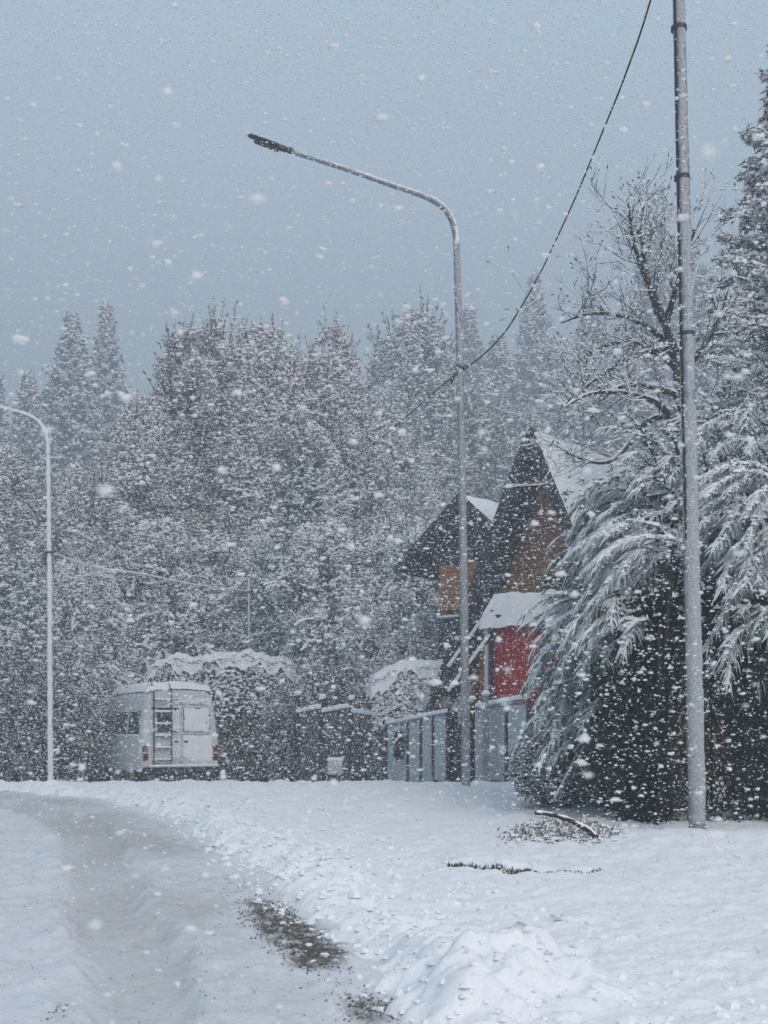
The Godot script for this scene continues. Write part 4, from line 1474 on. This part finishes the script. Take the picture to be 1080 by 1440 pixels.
	var sm := Mb.new()
	sm.sheet(sg, nx, nz)
	part("roof_snow", sm, M.snow, rf)
	# stair rail beside the porch
	var r0 := at(632, 940, 24.6)
	var r1 := at(692, 858, 24.0)
	s = thing("stair_rail", "snow covered handrail climbing to the red porch", "railing", Vector3(r0.x, gy(r0.x, r0.z) - 0.05, r0.z))
	for q in [[0, r0, r1], [1, r0 + Vector3(0, -0.5, 0), r1 + Vector3(0, -0.5, 0)]]:
		var b := Mb.new()
		b.tube(PackedVector3Array([q[1] - s.position, q[2] - s.position]), 0.04, 8)
		part("rail", b, M.dark_wood, s)
		part("rail_snow", crust(PackedVector3Array([q[1] - s.position, q[2] - s.position]), [0.04, 0.04], Vector3(0, 1, 0.2), -0.7, 0.05, 1.4), M.snow, s)
	for t in [0.0, 0.33, 0.66, 1.0]:
		var q: Vector3 = r0.lerp(r1, t) - s.position
		var b := Mb.new()
		b.box(Vector3(q.x, q.y / 2, q.z), Vector3(0.07, q.y, 0.07), Basis(), 0.008)
		part("baluster", b, M.dark_wood, s)

# ------------------------------------------------------------------ fences and yard
func build_fences() -> void:
	# grey panel fence, coming nearer to the right
	var A := on_ground(545, 28.5)
	var B := on_ground(745, 21.3)
	var o := thing("panel_fence", "pale grey panel fence with snow on its rail before the house", "fence", A)
	var dirv := B - A
	var ln := Vector2(dirv.x, dirv.z).length()
	var ang := atan2(-dirv.z, dirv.x)
	var bs := Basis(Vector3.UP, ang)
	var cuts := [[0.0, 0.19], [0.19, 0.30], [0.30, 0.395], [0.395, 0.50], [0.62, 0.76], [0.76, 0.88], [0.88, 1.0]]
	var hgt := 1.46
	var P := func(t: float, y: float, off: float) -> Vector3:
		var g := A + dirv * t
		return Vector3(dirv.x * t, gy(g.x, g.z) - A.y + y, dirv.z * t) + bs * Vector3(0, 0, off)
	var sn := Mb.new()
	for q in cuts:
		var t0: float = q[0]
		var t1: float = q[1]
		var mid: Vector3 = (P.call(t0, 0, 0) + P.call(t1, 0, 0)) / 2
		var L := (t1 - t0) * ln
		var b := Mb.new()
		b.box(mid + Vector3(0, hgt / 2 + 0.02, 0), Vector3(L - 0.09, hgt - 0.1, 0.035), bs, 0.008)
		part("panel", b, M.grey_panel, o)
	for t in [0.0, 0.19, 0.30, 0.395, 0.50, 0.53, 0.56, 0.62, 0.76, 0.88, 1.0]:
		var b := Mb.new()
		var p: Vector3 = P.call(t, 0, 0.02)
		var ph := hgt + (0.12 if t in [0.0, 0.62] else 0.02)
		b.box(p + Vector3(0, ph / 2, 0), Vector3(0.07, ph, 0.07), bs, 0.01)
		var pn := part("post", b, M.dark_steel, o)
		var c := Mb.new()
		c.box(p + Vector3(0, ph + 0.03, 0), Vector3(0.11, 0.08, 0.11), bs, 0.035)
		part("post_snow", c, M.snow, pn)
	for seg in [[0.0, 0.5], [0.62, 1.0]]:
		var pa: Vector3 = P.call(seg[0], hgt, 0.01)
		var pb: Vector3 = P.call(seg[1], hgt, 0.01)
		var r := Mb.new()
		r.box((pa + pb) / 2, Vector3(pa.distance_to(pb), 0.05, 0.06), Basis(Vector3.UP, ang) * Basis(Vector3(0, 0, 1), asin((pb - pa).normalized().y)), 0.008)
		part("rail", r, M.steel, o)
		part("rail_snow", crust(PackedVector3Array([pa + Vector3(0, 0.02, 0), pb + Vector3(0, 0.02, 0)]), [0.035, 0.035], Vector3(0, 1, 0.25), -0.7, 0.06, 1.4), M.snow, o)
	# round dark wreath on the first panel
	var wr := thing("wreath", "round dark wreath hanging on the grey fence panel", "wreath", A + P.call(0.14, 0.95, 0.08), ang)
	var ring_pts := PackedVector3Array()
	for k in 25: ring_pts.append(Vector3(cos(TAU * k / 24) * 0.14, sin(TAU * k / 24) * 0.27, 0))
	part("hoop", tube_mb(ring_pts, _same(0.035, 25), 6), M.bark, wr)
	var lf := leafy()
	for k in 500:
		var t := R(0, TAU)
		lf.col = Color(0.03, 0.035, 0.03) * R(0.6, 1.5)
		lf.col.a = 1
		leaf(lf, Vector3(cos(t) * 0.13, sin(t) * 0.26, R(-.02, .05)) + rdir() * 0.05, rdir(), 0.1, 0.04)
	part("leaves", lf, M.leaf, wr)
	# dark mast bundle in the fence gap
	for q in [[664, 22.9, 985, 0.05, "dark square post in the fence gap behind the near lamp"], [683, 22.5, 978, 0.055, "pale capped post beside the fence gap, nearer the red porch"]]:
		var p := on_ground(q[0], q[1])
		var ph := at(q[0], q[2], q[1]).y - p.y
		var g := thing("gate_post", q[4], "post", p)
		var b := Mb.new()
		b.box(Vector3(0, ph / 2, 0), Vector3(q[3] * 2, ph, q[3] * 2), Basis(), 0.012)
		part("post", b, M.dark_wood if q[0] < 670 else M.steel, g)
		var c := Mb.new()
		c.box(Vector3(0, ph + 0.04, 0), Vector3(q[3] * 3, 0.1, q[3] * 3), Basis(), 0.04)
		part("snow", c, M.snow, g)
	# picket gate left of it
	var C := on_ground(412, 31.0)
	var E := on_ground(543, 29.5)
	o = thing("picket_gate", "grey wooden picket gate with snowy posts left of grey fence", "gate", C)
	var dv := E - C
	var gl := Vector2(dv.x, dv.z).length()
	ang = atan2(-dv.z, dv.x)
	bs = Basis(Vector3.UP, ang)
	for q in [[0.05, 2.3], [0.33, 2.2], [0.64, 2.15], [0.98, 1.75]]:
		var p: Vector3 = dv * q[0]
		var ph: float = q[1]
		var b := Mb.new()
		b.box(p + Vector3(0, ph / 2 - 0.1, 0), Vector3(0.12, ph + 0.2, 0.12), bs, 0.012)
		var pn := part("post", b, M.dark_wood, o)
		var c := Mb.new()
		c.box(p + Vector3(0, ph + 0.06, 0), Vector3(0.17, 0.14, 0.17), bs, 0.05)
		part("post_snow", c, M.snow, pn)
	var bars := 26
	for i in bars:
		var t := 0.06 + 0.9 * i / (bars - 1)
		var p: Vector3 = dv * t
		var b := Mb.new()
		var bh := 1.96 - 0.25 * smoothstep(0.64, 0.98, t) + 0.05 * sin(t * 9)
		b.box(p + Vector3(0, bh / 2, 0.01), Vector3(0.055, bh, 0.025), bs)
		part("bar", b, M.grey_wood, o)
	for y in [0.3, 1.1, 1.9]:
		for seg in [[0.05, 0.33], [0.33, 0.64], [0.64, 0.98]]:
			var pa: Vector3 = dv * seg[0] + Vector3(0, y - 0.05, 0.03)
			var pb: Vector3 = dv * seg[1] + Vector3(0, y + 0.06 - (0.25 * y / 1.9 if seg[1] > 0.9 else 0.0), 0.03)
			var b := Mb.new()
			b.tube(PackedVector3Array([pa, pb]), 0.028, 6)
			part("rail", b, M.dark_steel, o)
			if y > 1.5:
				part("rail_snow", crust(PackedVector3Array([pa, pb]), [0.03, 0.03], Vector3(0, 1, 0.2), -0.6, 0.1, 1.4), M.snow, o)
	# hedges of the yard
	var hp := on_ground(322, 35.6)
	hedge("clipped_hedge", "tall clipped hedge with domed snowy top behind the van", Vector3(hp.x, hp.y - 0.1, hp.z), 0.0, Vector3(4.95, at(0, 922, 35.6).y - hp.y, 1.5), 30000, 0.1, [Color(0.045, 0.05, 0.045), Color(0.03, 0.045, 0.04), Color(0.06, 0.055, 0.045)], 0.32, 170, 0.2)
	hp = on_ground(590, 29.5)
	hedge("clipped_hedge", "low hedge under a thick snow cushion behind the grey fence", Vector3(hp.x, hp.y - 0.1, hp.z - 0.4), 0.1, Vector3(2.4, at(0, 932, 29.5).y - hp.y, 1.2), 12000, 0.09, [Color(0.03, 0.055, 0.045), Color(0.025, 0.04, 0.035)], 0.3, 420, 0.12)
	bush("shrub", 478, 935, 32.5, 1.3, 0.8, 7000, 0.09, [Color(0.035, 0.04, 0.04), Color(0.05, 0.05, 0.045)], 0.5, "snow flecked dark shrub behind the picket gate", "")
	bush("shrub", 405, 960, 32.0, 0.8, 0.7, 5000, 0.09, [Color(0.04, 0.045, 0.04), Color(0.06, 0.055, 0.05)], 0.6, "snow topped shrub between clipped hedge and picket gate", "")
	# white bin and a short dark post by the gate
	var p := on_ground(471, 27.5)
	p.y -= 0.03
	var bn := thing("meter_box", "small pale box on dark legs in front of the picket gate", "box", p, 0.15)
	var b2 := Mb.new()
	b2.box(Vector3(0, 0.44, 0), Vector3(0.33, 0.28, 0.26), Basis(), 0.02)
	part("casing", b2, M.plastic, bn)
	b2 = Mb.new()
	b2.box(Vector3(0, 0.42, 0.135), Vector3(0.25, 0.19, 0.015), Basis(), 0.004)
	part("door", b2, M.plastic, bn)
	b2 = Mb.new()
	b2.box(Vector3(0, 0.63, 0), Vector3(0.38, 0.12, 0.32), Basis(), 0.055)
	part("snow", b2, M.snow, bn)
	for sx in [-1, 1]:
		for sz in [-1, 1]:
			b2 = Mb.new()
			b2.box(Vector3(sx * 0.13, 0.13, sz * 0.1), Vector3(0.045, 0.38, 0.045))
			part("leg", b2, M.dark_steel, bn)
	p = on_ground(443, 26.5)
	var bl := thing("bollard", "short dark bollard at the yard entrance before the gate", "bollard", p)
	part("post", tube_mb(PackedVector3Array([Vector3(0, -0.1, 0), Vector3(0, 0.2, 0), Vector3(0, 0.24, 0)]), [0.055, 0.05, 0.03], 12), M.dark_steel, bl)
	part("snow", tube_mb(PackedVector3Array([Vector3(0, 0.235, 0), Vector3(0, 0.27, 0), Vector3(0, 0.29, 0)]), [0.055, 0.05, 0.015], 10), M.snow, bl)

func _same(v: float, n: int) -> Array:
	var a := []
	for i in n: a.append(v)
	return a

# ------------------------------------------------------------------ small details on the ground
func build_details() -> void:
	# fallen branch and brushwood mound at the hedge end
	var p := on_ground(790, 11.6)
	var o := thing("fallen_branch", "dark fallen branch lying on snow at the brushwood mound", "branch", p)
	var pts := PackedVector3Array()
	for q in [[752, 1143], [775, 1146], [800, 1153], [825, 1166], [840, 1178]]:
		var w := at(q[0], q[1], 11.6)
		pts.append(w - p)
	part("stem", tube_mb(sub_curve(Array(pts), 12), _lin(0.018, 0.028, 13), 7), M.bark, o)
	part("snow", crust(pts, [0.02, 0.025], Vector3(0, 1, 0.2), 0.0, 0.025, 1.2), M.snow, o)
	p = Vector3(1.75, 0, -12.0)
	p.y = gy(p.x, p.z)
	o = thing("leaf_litter_mound", "low grey brown mound of litter and snow at the hedge end", "mound", p)
	var lm := leafy()
	var sn := leafy()
	for k in 5200:
		var q := Vector3(rng.randfn(0, 0.26), 0, rng.randfn(0.05, 0.2))
		if absf(q.x) > 0.6 or absf(q.z) > 0.5: continue
		q.y = gy(p.x + q.x, p.z + q.z) - p.y + R(-0.005, 0.02)
		if k % 2 == 0:
			lm.col = Color(0.27, 0.235, 0.2) * R(0.35, 1.3)
			lm.col.a = 1
			leaf(lm, q, (rdir() + Vector3(0, 0.35, 0)).normalized(), R(0.03, 0.075), R(0.008, 0.025))
		else:
			pad(sn, q, R(0.012, 0.04), R(0.008, 0.022), 4)
	part("litter", lm, M.leaf, o).set_meta("kind", "stuff")
	part("snow", sn, M.snow, o)
	# dead grass poking out of the little ditch and the hollow
	grass("dry_grass", "strip of dark dead grass in the crack of the snow", 0.52, 1.18, 9.8, 420, 0.05)
	grass("dry_grass", "small dark tuft of grass in the snow hollow, lower right", 1.05, 1.15, 6.86, 40, 0.035)
	grass("dry_grass", "thin line of dead grass running right from the crack", 1.2, 1.8, 9.8, 110, 0.02)
	# gravel and clods on the bare patches
	var mb := leafy()
	for q in bare:
		for k in int(1500 * q[4] * q[2] * q[3] / 0.17):
			var dd: float = rng.randfn(0, 0.5) * q[3]
			var x: float = q[0] - dd * q[5] + rng.randfn(0, 0.55) * q[2]
			var d: float = q[1] + dd
			var s := road_s(x, d)
			if s < 0.02: continue
			mb.col = Color(0.09, 0.08, 0.065) * R(0.4, 2.2)
			mb.col.a = 1
			pad(mb, Vector3(x, road_h(x, d, s) + 0.002, -d), R(0.003, 0.012), R(0.003, 0.01))
	for k in 3800:
		var d := R(4.8, 13.0)
		var x := R(-4.0, 0.2)
		var s := road_s(x, d)
		if s < 0.1 or rng.randf() > 0.25 + 0.75 * exp(-s * 1.2): continue
		mb.col = Color(0.1, 0.09, 0.08) * R(0.5, 1.8)
		mb.col.a = 1
		pad(mb, Vector3(x, road_h(x, d, s), -d), R(0.003, 0.008), R(0.003, 0.007))
	var g := part("gravel", mb, M.vertex, self)
	meta(g, "dark grit and gravel strewn over the packed snow road", "gravel", "", "stuff")
	# crumbs of snow thrown up beside the road
	var cm := leafy()
	for k in 9000:
		var d := R(4.8, 16.0)
		var x := R(-3.5, 2.6)
		var s := road_s(x, d)
		if s > 0.25 or s < -1.6 or rng.randf() > exp(s * 0.9 if s < 0 else -s * 6): continue
		var r := R(0.005, 0.03) * (1.9 if rng.randf() < 0.1 else 1.0)
		var y := ground_h(x, d, s)
		if s > 0: y = maxf(y, road_h(x, d, s))
		clod(cm, Vector3(x, y - r * 0.25, -d), r)
	var cn := part("snow_crumbs", cm, M.snow, self)
	meta(cn, "loose crumbs of snow thrown up along the road edge", "snow", "", "stuff")

func _lin(a: float, b: float, n: int) -> Array:
	var o := []
	for i in n: o.append(lerpf(a, b, float(i) / (n - 1)))
	return o

func grass(called: String, label: String, x0: float, x1: float, d: float, n: int, h: float) -> void:
	var o := thing(called, label, "grass", Vector3((x0 + x1) / 2, gy((x0 + x1) / 2, -d), -d))
	var mb := leafy()
	for k in n:
		var x := R(x0, x1)
		var dd := d + ((0.1 * sin(x * 4.0) + 0.05 * sin(x * 11.0)) if d > 9 else 0.0) + R(-0.035, 0.03)
		var p := Vector3(x, gy(x, -dd) - 0.005, -dd) - o.position
		mb.col = Color(0.055, 0.055, 0.03) * R(0.5, 1.6)
		mb.col.a = 1
		var e := p + Vector3(R(-0.6, 0.6) * h, h * R(0.15, 1.1) * (0.55 + 1.3 * absf(noise.get_noise_1d(x * 130))), R(-0.6, 0.6) * h)
		var s := Vector3(R(0.003, 0.008), 0, 0)
		mb.tri(p - s, p + s, e)
		if k % 3 == 0: pad(mb, p, R(0.008, 0.02), 0.012)
	var q := part("blades", mb, M.leaf, o)
	q.set_meta("kind", "stuff")
	o.set_meta("kind", "stuff")

# ------------------------------------------------------------------ falling snow
func build_snowfall() -> void:
	var ico := SphereMesh.new()
	ico.radius = 1.0; ico.height = 2.0
	ico.radial_segments = 7; ico.rings = 4
	var arr := ico.get_mesh_arrays()
	var vs: PackedVector3Array = arr[Mesh.ARRAY_VERTEX]
	var ns: PackedVector3Array = arr[Mesh.ARRAY_NORMAL]
	for i in vs.size():
		var k := 1.0 + 0.55 * sin(vs[i].x * 3.1 + 1.0) * cos(vs[i].y * 2.7) + 0.25 * sin(vs[i].z * 5.0 + vs[i].y * 4)
		vs[i] *= k
	var am := ArrayMesh.new()
	var a := []
	a.resize(Mesh.ARRAY_MAX)
	a[Mesh.ARRAY_VERTEX] = vs
	a[Mesh.ARRAY_NORMAL] = ns
	a[Mesh.ARRAY_INDEX] = arr[Mesh.ARRAY_INDEX]
	am.add_surface_from_arrays(Mesh.PRIMITIVE_TRIANGLES, a)
	var buf := PackedFloat32Array()
	var per := 84.0
	var count := 0
	var slab := 0.5
	var z := 0.3
	while z < 27.0:
		var hw := 2.0 + 0.34 * z
		var top := 2.5 + 0.66 * z
		var n := int(per * slab * 2 * hw * top)
		for k in n:
			var d := z + rng.randf() * slab
			var x := R(-hw, hw)
			var y := R(0.0, top)
			if y < base_h(d) + 0.05: continue
			var r := 0.0031 + 0.0068 * pow(rng.randf(), 3.5)
			if d < 1.0: r *= 0.45
			elif d < 2.0: r *= 0.65
			# flakes drift to the left as they fall and are clumped unevenly
			var b := Basis(rdir(), R(0, TAU)).scaled(Vector3(r * R(1.0, 1.9), r * R(0.6, 1.0), r * R(0.7, 1.2)))
			buf.append_array(PackedFloat32Array([b.x.x, b.y.x, b.z.x, x, b.x.y, b.y.y, b.z.y, y, b.x.z, b.y.z, b.z.z, -d]))
			count += 1
		z += slab
	var mm := MultiMesh.new()
	mm.transform_format = MultiMesh.TRANSFORM_3D
	mm.mesh = am
	mm.instance_count = count
	mm.buffer = buf
	var o := MultiMeshInstance3D.new()
	o.name = "falling_snow"
	o.multimesh = mm
	o.material_override = M.flake
	add_child(o)
	meta(o, "thick flakes of snow falling through the whole street", "snow", "", "stuff")
	print("flakes ", count)

# ------------------------------------------------------------------ build
func _ready() -> void:
	var cam := Camera3D.new()
	cam.name = "camera"
	cam.projection = Camera3D.PROJECTION_FRUSTUM
	cam.near = 0.05
	cam.far = 600.0
	cam.size = cam.near * 1440.0 / F
	cam.frustum_offset = Vector2(0, cam.near * (HORIZON - 720.0) / F)
	cam.position = Vector3(0, EYE, 0)
	add_child(cam)
	var env := Environment.new()
	var sky := Sky.new()
	var sm := ProceduralSkyMaterial.new()
	sm.sky_horizon_color = Color(0.40, 0.525, 0.63).linear_to_srgb()
	sm.sky_top_color = Color(0.455, 0.585, 0.70).linear_to_srgb()
	sm.sky_curve = 0.35
	sm.ground_horizon_color = Color(0.40, 0.525, 0.63).linear_to_srgb()
	sm.ground_bottom_color = Color(0.32, 0.40, 0.48).linear_to_srgb()
	sm.sun_angle_max = 1.0
	sky.sky_material = sm
	env.background_mode = Environment.BG_SKY
	env.sky = sky
	env.tonemap_mode = Environment.TONE_MAPPER_LINEAR
	env.tonemap_exposure = 1.54
	env.sdfgi_enabled = true
	env.ssao_enabled = true
	env.ssil_enabled = true
	env.fog_enabled = true
	env.fog_density = 0.0095
	env.fog_light_color = Color(0.9, 0.95, 1.0)
	var we := WorldEnvironment.new()
	we.environment = env
	add_child(we)
	var sun := DirectionalLight3D.new()
	sun.name = "sun"
	sun.light_energy = 0.53
	sun.light_color = Color(1.0, 0.95, 0.93)
	sun.light_angular_distance = 28.0
	sun.shadow_enabled = true
	sun.rotation_degrees = Vector3(-38, 28, 0)
	add_child(sun)
	var ca := CameraAttributesPhysical.new()
	ca.exposure_aperture = 1.0
	ca.frustum_focal_length = 7.0
	ca.frustum_focus_distance = 14.0
	cam.attributes = ca
	cam.projection = Camera3D.PROJECTION_FRUSTUM
	cam.size = cam.near * 1440.0 / F
	cam.near = 0.05; cam.far = 600.0

	rng.seed = 20240611
	noise.seed = 3
	noise.frequency = 0.05
	noise.noise_type = FastNoiseLite.TYPE_SIMPLEX_SMOOTH
	fine.seed = 17
	fine.frequency = 0.1
	fine.noise_type = FastNoiseLite.TYPE_SIMPLEX_SMOOTH
	make_materials()
	make_edge()
	build_ground()
	print("ground")
	build_woods()
	build_evergreens()
	build_house()
	build_fences()
	build_lamps()
	build_van()
	print("things")
	build_details()
	build_snowfall()
